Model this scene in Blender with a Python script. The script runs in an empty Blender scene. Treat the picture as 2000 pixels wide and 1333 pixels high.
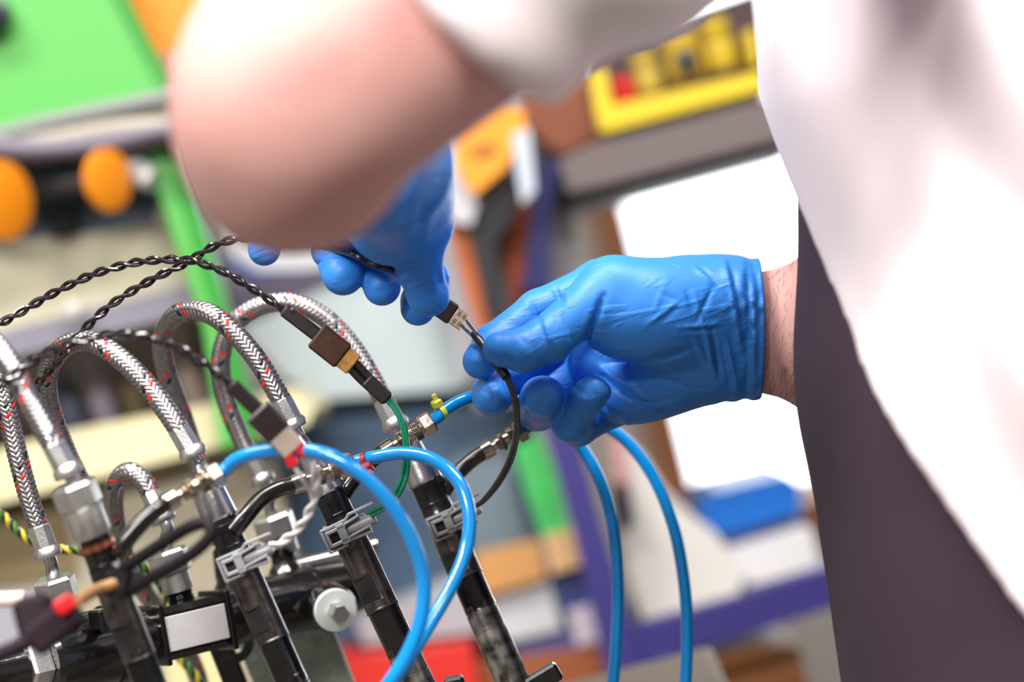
import bpy, math, random
import numpy as np
from mathutils import Vector, Matrix
random.seed(7); RNG = np.random.default_rng(7)
sc = bpy.context.scene
COL = sc.collection

# ------------------------------------------------------------------ camera
FPX = 85.0/36.0*2000.0                    # focal length in pixels of the 2000x1333 frame
PITCH, ROLL = math.radians(8.0), math.radians(14.5)
CAM = np.array([0.0, 0.0, 1.15])
FW = np.array([0.0, math.cos(PITCH), -math.sin(PITCH)])
R0 = np.array([1.0, 0.0, 0.0]); U0 = np.array([0.0, math.sin(PITCH), math.cos(PITCH)])
RT = math.cos(ROLL)*R0 - math.sin(ROLL)*U0
UP = math.sin(ROLL)*R0 + math.cos(ROLL)*U0
cam = bpy.data.cameras.new('camera'); cam.lens = 85.0; cam.sensor_width = 36.0
cam.clip_start = 0.05; cam.clip_end = 100
cam.dof.use_dof = True; cam.dof.focus_distance = 1.095; cam.dof.aperture_fstop = 3.5; cam.dof.aperture_blades = 0
co = bpy.data.objects.new('camera', cam); COL.objects.link(co)
M = Matrix.Identity(4)
for i in range(3):
    M[i][0] = RT[i]; M[i][1] = UP[i]; M[i][2] = -FW[i]; M[i][3] = CAM[i]
co.matrix_world = M
sc.camera = co

# ------------------------------------------------------------------ sky, exposure
w = bpy.data.worlds.new('world'); sc.world = w; w.use_nodes = True
bg = w.node_tree.nodes['Background']; bg.inputs[0].default_value = (0.95, 0.98, 1.0, 1); bg.inputs[1].default_value = 5.0
sc.view_settings.view_transform = 'Standard'; sc.view_settings.look = 'None'
sc.view_settings.gamma = 1.0; sc.view_settings.use_curve_mapping = False
sc.view_settings.exposure = 0.12
LAMP_W = 54.0                             # each ceiling panel's light

# ------------------------------------------------------------------ helpers
def P(px, py, d):
    """world point seen at pixel (px,py) of the 2000x1333 frame, d metres deep"""
    return CAM + d*FW + ((px-1000.0)/FPX*d)*RT + ((666.5-py)/FPX*d)*UP
def PM(px, py, dmm): return P(px, py, dmm/1000.0)
def lin(c):
    out = []
    for v in c[:3]:
        v = v/255.0
        out.append(v/12.92 if v <= 0.04045 else ((v+0.055)/1.055)**2.4)
    return (*out, 1.0)
MATS = {}
def mat(name, rgb, rough=0.5, metal=0.0, var=0.0, vscale=40.0, bump=0.0, bscale=200.0, coat=0.0, sss=0.0, trans=0.0, spec=None, rgb2=None, alpha=1.0, ior=None):
    if name in MATS: return MATS[name]
    m = bpy.data.materials.new(name); m.use_nodes = True
    nt = m.node_tree; b = nt.nodes['Principled BSDF']
    b.inputs['Base Color'].default_value = lin(rgb); b.inputs['Roughness'].default_value = rough
    b.inputs['Metallic'].default_value = metal
    if coat: b.inputs['Coat Weight'].default_value = coat; b.inputs['Coat Roughness'].default_value = 0.08
    if sss:
        b.inputs['Subsurface Weight'].default_value = sss
        b.inputs['Subsurface Radius'].default_value = (0.006, 0.0025, 0.0015); b.inputs['Subsurface Scale'].default_value = 1.0
    if trans: b.inputs['Transmission Weight'].default_value = trans
    if spec is not None: b.inputs['Specular IOR Level'].default_value = spec
    if ior: b.inputs['IOR'].default_value = ior
    if alpha < 1: b.inputs['Alpha'].default_value = alpha
    tc = nt.nodes.new('ShaderNodeTexCoord')
    if var > 0:
        n = nt.nodes.new('ShaderNodeTexNoise'); n.inputs['Scale'].default_value = vscale; n.inputs['Detail'].default_value = 5
        nt.links.new(tc.outputs['Object'], n.inputs['Vector'])
        cr = nt.nodes.new('ShaderNodeMapRange'); cr.inputs[1].default_value = 0.35; cr.inputs[2].default_value = 0.68
        nt.links.new(n.outputs['Fac'], cr.inputs[0])
        mx = nt.nodes.new('ShaderNodeMix'); mx.data_type = 'RGBA'
        c1 = lin(rgb); c2 = lin(rgb2) if rgb2 else tuple(x*(1-var) for x in c1[:3])+(1,)
        mx.inputs[6].default_value = c1; mx.inputs[7].default_value = c2
        nt.links.new(cr.outputs[0], mx.inputs[0]); nt.links.new(mx.outputs[2], b.inputs['Base Color'])
    if bump > 0:
        n2 = nt.nodes.new('ShaderNodeTexNoise'); n2.inputs['Scale'].default_value = bscale; n2.inputs['Detail'].default_value = 4
        nt.links.new(tc.outputs['Object'], n2.inputs['Vector'])
        bp = nt.nodes.new('ShaderNodeBump'); bp.inputs['Strength'].default_value = bump; bp.inputs['Distance'].default_value = 0.001
        nt.links.new(n2.outputs['Fac'], bp.inputs['Height']); nt.links.new(bp.outputs[0], b.inputs['Normal'])
    MATS[name] = m
    return m
def emis(name, rgb, s):
    m = bpy.data.materials.new(name); m.use_nodes = True
    b = m.node_tree.nodes['Principled BSDF']; b.inputs['Base Color'].default_value = lin(rgb)
    b.inputs['Emission Color'].default_value = lin(rgb); b.inputs['Emission Strength'].default_value = s
    return m

class MB:
    """collects verts / faces in world metres"""
    def __init__(s): s.v = []; s.f = []; s.m = []; s.n = 0
    def add(s, v, f, mi=0):
        v = np.asarray(v, float).reshape(-1, 3)
        s.v.append(v); s.f.extend([tuple(int(i)+s.n for i in q) for q in f]); s.m.extend([mi]*len(f)); s.n += len(v)
        return s
    def build(s, name, mats, parent=None, smooth=True, angle=35, kind=None, label=None):
        me = bpy.data.meshes.new(name)
        V = np.concatenate(s.v)
        org = np.array(wloc(parent)) if parent is not None else (V.min(0)+V.max(0))/2*np.array([1,1,0])+np.array([0,0,V[:,2].min()])
        me.from_pydata((V-org).tolist(), [], s.f)
        if not isinstance(mats, (list, tuple)): mats = [mats]
        for m_ in mats: me.materials.append(m_)
        if len(mats) > 1: me.polygons.foreach_set('material_index', s.m)
        me.polygons.foreach_set('use_smooth', [smooth]*len(me.polygons))
        if smooth and angle: me.set_sharp_from_angle(angle=math.radians(angle))
        me.update()
        o = bpy.data.objects.new(name, me); COL.objects.link(o)
        if parent is not None: o.parent = parent
        else: o.location = org
        if kind: o['kind'] = kind
        if label: o['label'] = label
        return o
def wloc(o):
    l = Vector((0, 0, 0))
    while o is not None: l = l + o.location; o = o.parent
    return l
def thing(name, label, cat, loc, group=None):
    o = bpy.data.objects.new(name, None); COL.objects.link(o); o.location = Vector([float(x) for x in loc])
    o.empty_display_size = 0.02; o['label'] = label; o['category'] = cat
    if group: o['group'] = group
    return o
def tag(o, label, cat, group=None):
    o['label'] = label; o['category'] = cat
    if group: o['group'] = group
    return o
def unit(a): a = np.asarray(a, float); return a/np.linalg.norm(a)
def frame_for(ax, hint=None):
    ax = unit(ax); h = np.asarray(hint, float) if hint is not None else -FW
    e1 = h - ax*np.dot(h, ax)
    if np.linalg.norm(e1) < 1e-6: e1 = np.cross(ax, [0.3, 0.9, 0.1])
    e1 = unit(e1); return ax, e1, np.cross(ax, e1)
def spline(pts, step=0.002):
    """Catmull-Rom through world points, resampled evenly"""
    p = np.asarray(pts, float)
    if len(p) == 2: dense = np.linspace(p[0], p[1], 60)
    else:
        q = np.vstack([2*p[0]-p[1], p, 2*p[-1]-p[-2]]); out = []
        for i in range(1, len(q)-2):
            t = np.linspace(0, 1, 40, endpoint=False)[:, None]
            a, b, c, d = q[i-1], q[i], q[i+1], q[i+2]
            out.append(0.5*(2*b+(c-a)*t+(2*a-5*b+4*c-d)*t**2+(3*b-a-3*c+d)*t**3))
        dense = np.vstack(out+[q[-2][None]])
    L = np.concatenate([[0], np.cumsum(np.linalg.norm(np.diff(dense, axis=0), axis=1))])
    n = max(3, int(L[-1]/step)+1); s = np.linspace(0, L[-1], n)
    return np.stack([np.interp(s, L, dense[:, k]) for k in range(3)], 1)
def pp(pts): return [PM(*q) for q in pts]
def frames(path):
    T = np.gradient(path, axis=0); T /= np.linalg.norm(T, axis=1)[:, None]
    N = np.zeros_like(T); n = frame_for(T[0])[1]
    for i in range(len(path)):
        n = n - T[i]*np.dot(n, T[i]); n = n/np.linalg.norm(n); N[i] = n
    return T, N, np.cross(T, N)
def sweep(mb, path, rad, segs=12, mi=0, caps=True):
    path = np.asarray(path); n = len(path); T, N, B = frames(path)
    r = np.broadcast_to(np.asarray(rad, float), (n,))
    a = np.linspace(0, 2*np.pi, segs, endpoint=False)
    V = path[:, None]+r[:, None, None]*(np.cos(a)[None, :, None]*N[:, None]+np.sin(a)[None, :, None]*B[:, None])
    F = []
    for i in range(n-1):
        for j in range(segs):
            k = (j+1) % segs; F.append((i*segs+j, i*segs+k, (i+1)*segs+k, (i+1)*segs+j))
    if caps: F.append(tuple(range(segs))[::-1]); F.append(tuple((n-1)*segs+j for j in range(segs)))
    return mb.add(V, F, mi)
def lathe(mb, p0, ax, prof, segs=28, mi=0, hint=None, rot=0.0, flats=None, capped=True):
    """prof: list of (s_mm, r_mm[, clamp_mm]); clamp cuts the near side flat at that distance from the axis"""
    p0 = np.asarray(p0, float); ax, e1, e2 = frame_for(ax, hint)
    a = np.linspace(0, 2*np.pi, segs, endpoint=False)+rot
    V = []
    for q in prof:
        s_, r_ = q[0]/1000, q[1]/1000
        x = r_*np.cos(a); y = r_*np.sin(a)
        if len(q) > 2 and q[2] is not None:
            fd = q[3] if len(q) > 3 else 0.0
            xx = x*math.cos(fd)+y*math.sin(fd); yy = -x*math.sin(fd)+y*math.cos(fd); xx = np.minimum(xx, q[2]/1000)
            x = xx*math.cos(fd)-yy*math.sin(fd); y = xx*math.sin(fd)+yy*math.cos(fd)
        V.append(p0+s_*ax+x[:, None]*e1+y[:, None]*e2)
    n = len(prof); F = []
    for i in range(n-1):
        for j in range(segs):
            k = (j+1) % segs; F.append((i*segs+j, i*segs+k, (i+1)*segs+k, (i+1)*segs+j))
    if capped: F.append(tuple(range(segs))[::-1]); F.append(tuple((n-1)*segs+j for j in range(segs)))
    return mb.add(np.concatenate(V), F, mi)
def hexnut(mb, p0, ax, s0, s1, r, mi=0, rot=0.3, hint=None):
    c = (s1-s0)*0.12
    lathe(mb, p0, ax, [(s0, r*0.86), (s0+c, r), (s1-c, r), (s1, r*0.86)], 6, mi, hint, rot)
BOXF = [(0, 1, 3, 2), (4, 6, 7, 5), (0, 4, 5, 1), (2, 3, 7, 6), (0, 2, 6, 4), (1, 5, 7, 3)]
def obox(mb, c, X, Y, Z, hx, hy, hz, mi=0, bev=0.0):
    """oriented box, half sizes in metres, chamfered edges"""
    c = np.asarray(c, float); A = np.array([X, Y, Z]); h = np.array([hx, hy, hz])
    if bev <= 0:
        V = [c+sx*hx*A[0]+sy*hy*A[1]+sz*hz*A[2] for sx in (-1, 1) for sy in (-1, 1) for sz in (-1, 1)]
        return mb.add(V, BOXF, mi)
    b = min(bev, 0.45*h.min()); idx = {}; V = []
    for sx in (-1, 1):
        for sy in (-1, 1):
            for sz in (-1, 1):
                for k in range(3):
                    q = np.array([sx, sy, sz])*h; q = q-np.array([sx, sy, sz])*b; q[k] += np.array([sx, sy, sz])[k]*b
                    idx[(sx, sy, sz, k)] = len(V); V.append(c+q@A)
    F = []
    for k in range(3):
        i, j = (k+1) % 3, (k+2) % 3
        for s in (-1, 1):
            L = []
            for (a_, b_) in ((-1, -1), (1, -1), (1, 1), (-1, 1)):
                key = [0, 0, 0]; key[k] = s; key[i] = a_; key[j] = b_; L.append(idx[(*key, k)])
            F.append(tuple(L if s > 0 else L[::-1]))
        for a_ in (-1, 1):
            for b_ in (-1, 1):
                L = []
                for (s, kk) in ((-1, i), (1, i), (1, j), (-1, j)):
                    key = [0, 0, 0]; key[k] = s; key[i] = a_; key[j] = b_; L.append(idx[(*key, kk)])
                F.append(tuple(L if a_*b_ > 0 else L[::-1]))
    for sx in (-1, 1):
        for sy in (-1, 1):
            for sz in (-1, 1):
                L = [idx[(sx, sy, sz, k)] for k in range(3)]
                F.append(tuple(L if sx*sy*sz > 0 else L[::-1]))
    return mb.add(V, F, mi)
EX, EY, EZ = np.eye(3)
def slab(mb, pts, d, thick, mi=0):
    """polygon given by pixels at depth d (mm), extruded backwards by thick mm"""
    p = np.array([PM(x, y, d) for x, y in pts]); n = len(p); q = p+FW*thick/1000
    area = sum(pts[i][0]*pts[(i+1) % n][1]-pts[(i+1) % n][0]*pts[i][1] for i in range(n))
    F = [tuple(range(n))[::-1] if area > 0 else tuple(range(n)), tuple(range(n, 2*n)) if area > 0 else tuple(range(n, 2*n))[::-1]]
    for i in range(n):
        k = (i+1) % n; F.append((i, k, n+k, n+i) if area > 0 else (k, i, n+i, n+k))
    return mb.add(np.vstack([p, q]), F, mi)
def wbox(mb, cx, cy, d, w_px, h_px, dep_mm, yaw=0.0, tilt=0.0, mi=0, bev=0.0015):
    """world-upright box whose front face centre is at pixel (cx,cy), depth d; size in pixels at that depth"""
    k = d/1000/FPX; c, s = math.cos(yaw), math.sin(yaw)
    X = np.array([c, s, 0]); Y = np.array([-s, c, 0]); Z = EZ.copy()
    if tilt:
        ct, st = math.cos(tilt), math.sin(tilt); X, Z = ct*X+st*Z, -st*X+ct*Z
    ctr = PM(cx, cy, d)+Y*dep_mm/2000
    return obox(mb, ctr, X, Y, Z, w_px*k/2, dep_mm/2000, h_px*k/2, mi, bev)

# ---- signed-distance bodies (gloves, skin, clothes) meshed with surface nets; camera-aligned millimetres
def cm(px, py, d): return np.array([(px-1000.0)/FPX*d, (666.5-py)/FPX*d, d], np.float32)
def cam2world(V):
    V = V/1000.0
    return CAM+V[:, :1]*RT+V[:, 1:2]*UP+V[:, 2:3]*FW
def sd_cone(p, a, b, ra, rb):
    ba = b-a; h = np.clip(((p-a)@ba)/float(ba@ba), 0, 1)
    return np.linalg.norm(p-a-h[..., None]*ba, axis=-1)-(ra+(rb-ra)*h)
def sd_ell(p, c, rad, A=None):
    q = p-c
    if A is not None: q = q@np.asarray(A, np.float32).T
    r = np.asarray(rad, np.float32)
    k0 = np.linalg.norm(q/r, axis=-1); k1 = np.linalg.norm(q/(r*r), axis=-1)+1e-6
    return k0*(k0-1)/k1
def smin(a, b, k):
    h = np.maximum(k-np.abs(a-b), 0)/k
    return np.minimum(a, b)-h*h*k*0.25
def smax(a, b, k): return -smin(-a, -b, k)
def chain(p, J, k=2.0):
    d = None
    for (a, ra), (b, rb) in zip(J[:-1], J[1:]):
        e = sd_cone(p, a, b, ra, rb); d = e if d is None else smin(d, e, k)
    return d
def rotz(deg):
    a = math.radians(deg); c, s = math.cos(a), math.sin(a)
    return np.array([[c, s, 0], [-s, c, 0], [0, 0, 1]], np.float32)
def seg2(p, a, b):
    """distance in the picture plane to the segment a-b and parameter along it"""
    a = a[:2]; b = b[:2]; q = p[..., :2]-a; ba = b-a
    h = np.clip((q@ba)/float(ba@ba), 0, 1)
    return np.linalg.norm(q-h[..., None]*ba, axis=-1), h
def surface_nets(fn, lo, hi, res, smooth=2):
    lo = np.asarray(lo, np.float32); hi = np.asarray(hi, np.float32)
    n = np.ceil((hi-lo)/res).astype(int)+1
    gx, gy, gz = [lo[i]+res*np.arange(n[i], dtype=np.float32) for i in range(3)]
    D = np.empty(n, np.float32); step = max(1, int(400000/(n[1]*n[2])))
    for i in range(0, n[0], step):
        g = np.stack(np.meshgrid(gx[i:i+step], gy, gz, indexing='ij'), -1); D[i:i+step] = fn(g)
    S = D < 0; cn = n-1
    acc = np.zeros((*cn, 3), np.float32); cnt = np.zeros(cn, np.float32)
    corners = [(i, j, k) for i in (0, 1) for j in (0, 1) for k in (0, 1)]
    def sl(c): return tuple(slice(c[a], c[a]+cn[a]) for a in range(3))
    for c in corners:
        for ax in range(3):
            if c[ax] == 0:
                c2 = list(c); c2[ax] = 1
                d0, d1 = D[sl(c)], D[sl(c2)]; mk = (d0 < 0) != (d1 < 0)
                t = np.where(mk, d0/np.where(mk, d0-d1, 1), 0)
                for a in range(3):
                    acc[..., a] += np.where(mk, (t if a == ax else c[a]), 0)
                cnt += mk
    act = cnt > 0; ids = -np.ones(cn, int); ids[act] = np.arange(act.sum())
    idx = np.argwhere(act); V = lo+res*(idx+acc[act]/cnt[act][:, None])
    Q = []
    for ax in range(3):
        b, c = (ax+1) % 3, (ax+2) % 3
        s0 = [slice(None)]*3; s1 = [slice(None)]*3; s0[ax] = slice(0, n[ax]-1); s1[ax] = slice(1, n[ax])
        ch = S[tuple(s0)] != S[tuple(s1)]
        pos = np.argwhere(ch); pos = pos[(pos[:, b] > 0) & (pos[:, c] > 0) & (pos[:, b] < n[b]-1) & (pos[:, c] < n[c]-1)]
        ins = S[tuple(pos.T)]
        def cell(db, dc):
            q = pos.copy(); q[:, b] -= db; q[:, c] -= dc; return ids[tuple(q.T)]
        q = np.stack([cell(1, 1), cell(0, 1), cell(0, 0), cell(1, 0)], 1)
        q[~ins] = q[~ins][:, ::-1]; Q.append(q)
    Q = np.concatenate(Q); Q = Q[(Q >= 0).all(1)]
    for _ in range(smooth):
        A = np.zeros_like(V); C = np.zeros(len(V), np.float32)
        for k in range(4):
            i, j = Q[:, k], Q[:, (k+1) % 4]
            np.add.at(A, i, V[j]); np.add.at(C, i, 1); np.add.at(A, j, V[i]); np.add.at(C, j, 1)
        V = 0.5*V+0.5*A/np.maximum(C, 1)[:, None]
    return V, Q[:, ::-1]       # camera frame is left-handed (depth forward): flip winding
def sdf_obj(name, fn, lo, hi, res, material, parent, smooth=2):
    V, Q = surface_nets(fn, lo, hi, res, smooth)
    Wd = cam2world(V.astype(float)); mb = MB(); mb.v = [Wd]; mb.f = Q.tolist(); mb.m = [0]*len(Q); mb.n = len(Wd)
    return mb.build(name, material, parent, smooth=True, angle=None)
def bounds(pts, pad):
    a = np.array(pts); return a.min(0)-pad, a.max(0)+pad

# ------------------------------------------------------------------ materials
STEEL = mat('steel', (196, 196, 200), 0.24, 1.0, var=0.25, vscale=120, bump=0.08, bscale=700)
STEEL2 = mat('galvanised_steel', (214, 214, 212), 0.38, 1.0, var=0.2, vscale=200, bump=0.15, bscale=900)
NICKEL = mat('warm_nickel', (194, 180, 165), 0.2, 1.0, var=0.3, vscale=90, bump=0.05, bscale=600)
WIRE = mat('braid_wire', (178, 173, 175), 0.38, 1.0, var=0.35, vscale=500)
TRED = mat('red_tracer', (205, 38, 25), 0.35)
TBLK = mat('black_tracer', (22, 22, 34), 0.3)
CORE = mat('hose_core', (30, 27, 30), 0.6)
GUN = mat('gunmetal', (118, 110, 108), 0.3, 0.95, var=0.6, vscale=130, bump=0.12, bscale=500)
GUN2 = mat('worn_steel', (196, 192, 188), 0.32, 1.0, var=0.65, vscale=150, bump=0.15, bscale=400, rgb2=(70, 64, 60))
BLKM = mat('black_metal', (24, 23, 25), 0.3, 0.3, bump=0.1, bscale=300, coat=0.3)
BLKG = mat('gloss_black', (16, 14, 15), 0.16, 0.0, coat=0.6, bump=0.35, bscale=120)
MATT = mat('matt_black', (32, 31, 34), 0.6)
RUBBER = mat('black_rubber', (24, 18, 15), 0.22, coat=0.35, bump=0.08, bscale=90)
SHRINK = mat('heat_shrink', (34, 26, 28), 0.33, coat=0.2, bump=0.15, bscale=260)
BROWNC = mat('brown_connector', (66, 38, 24), 0.35, bump=0.15, bscale=300, var=0.4, vscale=180)
AMBER = mat('amber_plug', (190, 140, 70), 0.2, var=0.45, vscale=260, coat=0.5)
CLEAR = mat('clear_plug', (235, 228, 210), 0.08, trans=0.85, ior=1.45)
GOLD = mat('gold_contacts', (226, 172, 70), 0.25, 1.0)
COPPER = mat('copper', (200, 125, 100), 0.3, 1.0)
GREYP = mat('grey_plastic', (152, 152, 156), 0.38, bump=0.06, bscale=500)
BLUET = mat('blue_tube', (0, 132, 208), 0.16, coat=0.5, spec=0.6)
BLUET2 = mat('blue_tube_bright', (0, 136, 214), 0.18, coat=0.5, spec=0.6)
GREENW = mat('green_wire', (0, 112, 82), 0.3, coat=0.2)
GREYW = mat('grey_wire', (70, 60, 60), 0.32, coat=0.2)
WHITEW = mat('white_wire', (226, 220, 218), 0.35)
BLKW = mat('black_wire', (30, 20, 24), 0.2, coat=0.4)
REDP = mat('red_sleeve', (206, 20, 30), 0.35)
YTIE = mat('yellow_nylon', (205, 205, 50), 0.4)
RTIE = mat('red_nylon', (150, 22, 18), 0.35)
YGW = mat('yellow_wire', (205, 190, 40), 0.4)
YGG = mat('green_earth_wire', (70, 130, 40), 0.4)
WHITEL = mat('white_label', (216, 212, 212), 0.45, bump=0.05, var=0.1, vscale=80)
WASHER = mat('bright_washer', (238, 244, 240), 0.4, 0.1)
GREYPL = mat('speckled_plate', (150, 160, 150), 0.55, 0.2, var=0.3, vscale=160, bump=0.3, bscale=260)
SKIN = mat('skin', (216, 168, 160), 0.55, sss=0.35, var=0.3, vscale=14, rgb2=(206, 142, 136), bump=0.15, bscale=420)
SHIRT = mat('white_shirt', (243, 230, 234), 0.85, bump=0.1, bscale=900)
DARKC = mat('dark_cloth', (51, 34, 50), 0.9, bump=0.15, bscale=900)

def glove_mat():
    m = mat('blue_nitrile', (50, 130, 218), 0.44, spec=0.4)
    nt = m.node_tree; b = nt.nodes['Principled BSDF']; tc = [n for n in nt.nodes if n.type == 'TEX_COORD'][0]
    def noise(sx, sy, sz, scale, detail=3, rot=0.0):
        mp = nt.nodes.new('ShaderNodeMapping'); mp.inputs['Scale'].default_value = (sx, sy, sz); mp.inputs['Rotation'].default_value = (0, rot, 0)
        nt.links.new(tc.outputs['Object'], mp.inputs[0])
        n = nt.nodes.new('ShaderNodeTexNoise'); n.inputs['Scale'].default_value = scale; n.inputs['Detail'].default_value = detail; n.inputs['Distortion'].default_value = 0.6
        nt.links.new(mp.outputs[0], n.inputs['Vector']); return n
    n1 = noise(1, 1, 1, 900, 2); n2 = noise(0.35, 1, 1.6, 90, 2, 0.5)
    r = nt.nodes.new('ShaderNodeMapRange'); r.inputs[1].default_value = 0.52; r.inputs[2].default_value = 0.66
    nt.links.new(n2.outputs['Fac'], r.inputs[0])
    ad = nt.nodes.new('ShaderNodeMath'); ad.operation = 'MULTIPLY_ADD'; ad.inputs[1].default_value = 0.25
    nt.links.new(n1.outputs['Fac'], ad.inputs[0]); nt.links.new(r.outputs[0], ad.inputs[2])
    bp = nt.nodes.new('ShaderNodeBump'); bp.inputs['Strength'].default_value = 0.4; bp.inputs['Distance'].default_value = 0.0008
    nt.links.new(ad.outputs[0], bp.inputs['Height']); nt.links.new(bp.outputs[0], b.inputs['Normal'])
    return m
GLOVE = glove_mat()

# ================================================================== the workshop shell
CONC = mat('concrete_floor', (78, 75, 73), 0.7, var=0.25, vscale=3, bump=0.2, bscale=30)
WALLM = mat('wall_paint', (142, 137, 130), 0.85, var=0.1, vscale=2)
CEILM = mat('ceiling_paint', (205, 203, 200), 0.9)
XL, XR, YB, YF, ZC = -2.6, 3.0, 3.2, -3.2, 3.0
def struct(name, lo, hi, m):
    mb = MB(); lo = np.array(lo, float); hi = np.array(hi, float)
    obox(mb, (lo+hi)/2, EX, EY, EZ, *((hi-lo)/2)); o = mb.build(name, m, smooth=False); o['kind'] = 'structure'; return o
struct('floor', (XL, YF, -0.1), (XR, YB+0.2, 0), CONC)
struct('ceiling', (XL, YF, ZC), (XR, YB+0.2, ZC+0.1), CEILM)
struct('wall_left', (XL-0.1, YF, 0), (XL, YB+0.2, ZC), WALLM)
struct('wall_right', (XR, YF, 0), (XR+0.1, YB+0.2, ZC), WALLM)
# back wall with a window opening on the right
WX0, WX1, WZ0, WZ1 = 0.14, 1.25, 0.35, 1.25
mb = MB()
for lo, hi in (((XL, YB, 0), (WX0, YB+.2, ZC)), ((WX1, YB, 0), (XR, YB+.2, ZC)), ((WX0, YB, 0), (WX1, YB+.2, WZ0)), ((WX0, YB, WZ1), (WX1, YB+.2, ZC))):
    lo = np.array(lo, float); hi = np.array(hi, float); obox(mb, (lo+hi)/2, EX, EY, EZ, *((hi-lo)/2))
o = mb.build('wall_back', WALLM, smooth=False); o['kind'] = 'structure'
FRAMEW = mat('brown_frame', (128, 80, 50), 0.5, var=0.3, vscale=12)
win = bpy.data.objects.new('window_1', None); COL.objects.link(win); win.location = (WX0, YB, WZ0); win['kind'] = 'structure'
def rbox(name, lo, hi, m, parent, bev=0.002):
    mb = MB(); lo = np.array(lo, float); hi = np.array(hi, float); obox(mb, (lo+hi)/2, EX, EY, EZ, *((hi-lo)/2), 0, bev); return mb.build(name, m, parent, angle=30)
t = 0.05
rbox('window_frame', (WX0, YB-.03, WZ0), (WX0+t, YB+.1, WZ1), FRAMEW, win); rbox('window_frame', (WX1-t, YB-.03, WZ0), (WX1, YB+.1, WZ1), FRAMEW, win)
rbox('window_frame', (WX0+t, YB-.03, WZ0), (WX1-t, YB+.1, WZ0+t), FRAMEW, win); rbox('window_frame', (WX0+t, YB-.03, WZ1-t), (WX1-t, YB+.1, WZ1), FRAMEW, win)
GLASS = mat('window_glass', (250, 252, 252), 0.0, trans=1.0, ior=1.1)
rbox('window_pane', (WX0+t, YB+.04, WZ0+t), (WX1-t, YB+.046, WZ1-t), GLASS, win, 0)
# front wall (behind the camera)
mb = MB()
obox(mb, np.array([(XL+XR)/2, YF-.05, ZC/2]), EX, EY, EZ, (XR-XL)/2, .05, ZC/2)
o = mb.build('wall_front', WALLM, smooth=False); o['kind'] = 'structure'
# ceiling light panels (above the picture), each with its own light
LAMPM = emis('lamp_diffuser', (255, 250, 244), 3.0); HOUS = mat('lamp_housing', (220, 220, 220), 0.5)
for i, (lx, ly, lab) in enumerate(((-0.75, 0.9, 'ceiling light panel above the green machine'), (0.75, 0.9, 'ceiling light panel above the person'), (-0.75, -0.9, 'ceiling light panel behind the camera on the left'), (0.75, -0.9, 'ceiling light panel behind the camera on the right'))):
    th = thing('ceiling_light', lab, 'ceiling light', (lx, ly, ZC-0.08), 'ceiling light panels')
    rbox('housing', (lx-.62, ly-.17, ZC-.08), (lx+.62, ly+.17, ZC-.001), HOUS, th)
    rbox('diffuser', (lx-.6, ly-.15, ZC-.086), (lx+.6, ly+.15, ZC-.081), LAMPM, th, 0)
    la = bpy.data.lights.new('ceiling_lamp', 'AREA'); la.shape = 'RECTANGLE'; la.size = 1.2; la.size_y = 0.3; la.energy = LAMP_W*(1.0 if ly > 0 else 1.7); la.color = (1.0, 0.97, 0.94)
    lo_ = bpy.data.objects.new('ceiling_lamp', la); COL.objects.link(lo_); lo_.parent = th; lo_.location = (0, 0, -0.012)
# ================================================================== blurred machines and shelving behind
def C(rgb, rough=0.55, name=None, **k): return mat(name or 'paint_%d_%d_%d' % rgb, tuple(c*0.88 for c in rgb), rough, **k)
def part(th, name, m, pts, d, t): mb = MB(); slab(mb, pts, d, t); return mb.build(name, m, th, smooth=False)
def rod(th, name, m, pts, r, segs=12): mb = MB(); sweep(mb, spline(pp(pts), .01), r, segs); return mb.build(name, m, th)
def item(name, label, cat, m, pts, d, t, group=None):
    mb = MB(); slab(mb, pts, d, t); return tag(mb.build(name, m, smooth=False), label, cat, group)
def post_down(th, name, m, px, d, z0, w=.015, top=None):
    """upright square post through pixel px at depth d, from the floor (or z0) up to that pixel"""
    p = PM(px[0], px[1], d); mb = MB(); obox(mb, np.array([p[0], p[1], (p[2]+z0)/2]), EX, EY, EZ, w, w, (p[2]-z0)/2, 0, .002); return mb.build(name, m, th, angle=40)
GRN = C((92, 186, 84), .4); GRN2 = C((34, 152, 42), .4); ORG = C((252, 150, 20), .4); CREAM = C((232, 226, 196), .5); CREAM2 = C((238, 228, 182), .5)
NAVY = C((58, 72, 92), .5); DRK = C((34, 30, 36), .6); LILAC = C((150, 146, 162), .5); SLATE = C((86, 114, 142), .5); PALE = C((206, 222, 226), .45)
# green machine on the left
gm = thing('test_machine', 'green and cream machine with orange discs behind the hoses on the left', 'machine', (float(PM(150, 900, 1720)[0]), float(PM(150, 900, 1720)[1]), 0))
part(gm, 'green_door', GRN, [(-260, -220), (120, -220), (225, 0), (318, 172), (300, 200), (90, 246), (-260, 300)], 1640, 18)
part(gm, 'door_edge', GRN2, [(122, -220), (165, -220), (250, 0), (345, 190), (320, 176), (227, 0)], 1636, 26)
part(gm, 'orange_panel', ORG, [(200, -220), (520, -220), (480, 100), (300, 104), (252, 0)], 1690, 12)
part(gm, 'lower_lip', C((196, 150, 130), .5), [(296, 104), (480, 100), (470, 140), (318, 150)], 1690, 20)
mb = MB(); lathe(mb, PM(-14, 30, 1632), -FW, [(0, 13), (8, 13), (9, 11), (9, 2)], 28); mb.build('door_knob', C((14, 20, 40), .3), gm)
part(gm, 'recess_panel', NAVY, [(-260, 330), (330, 280), (330, 440), (-260, 520)], 1700, 10)
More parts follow.
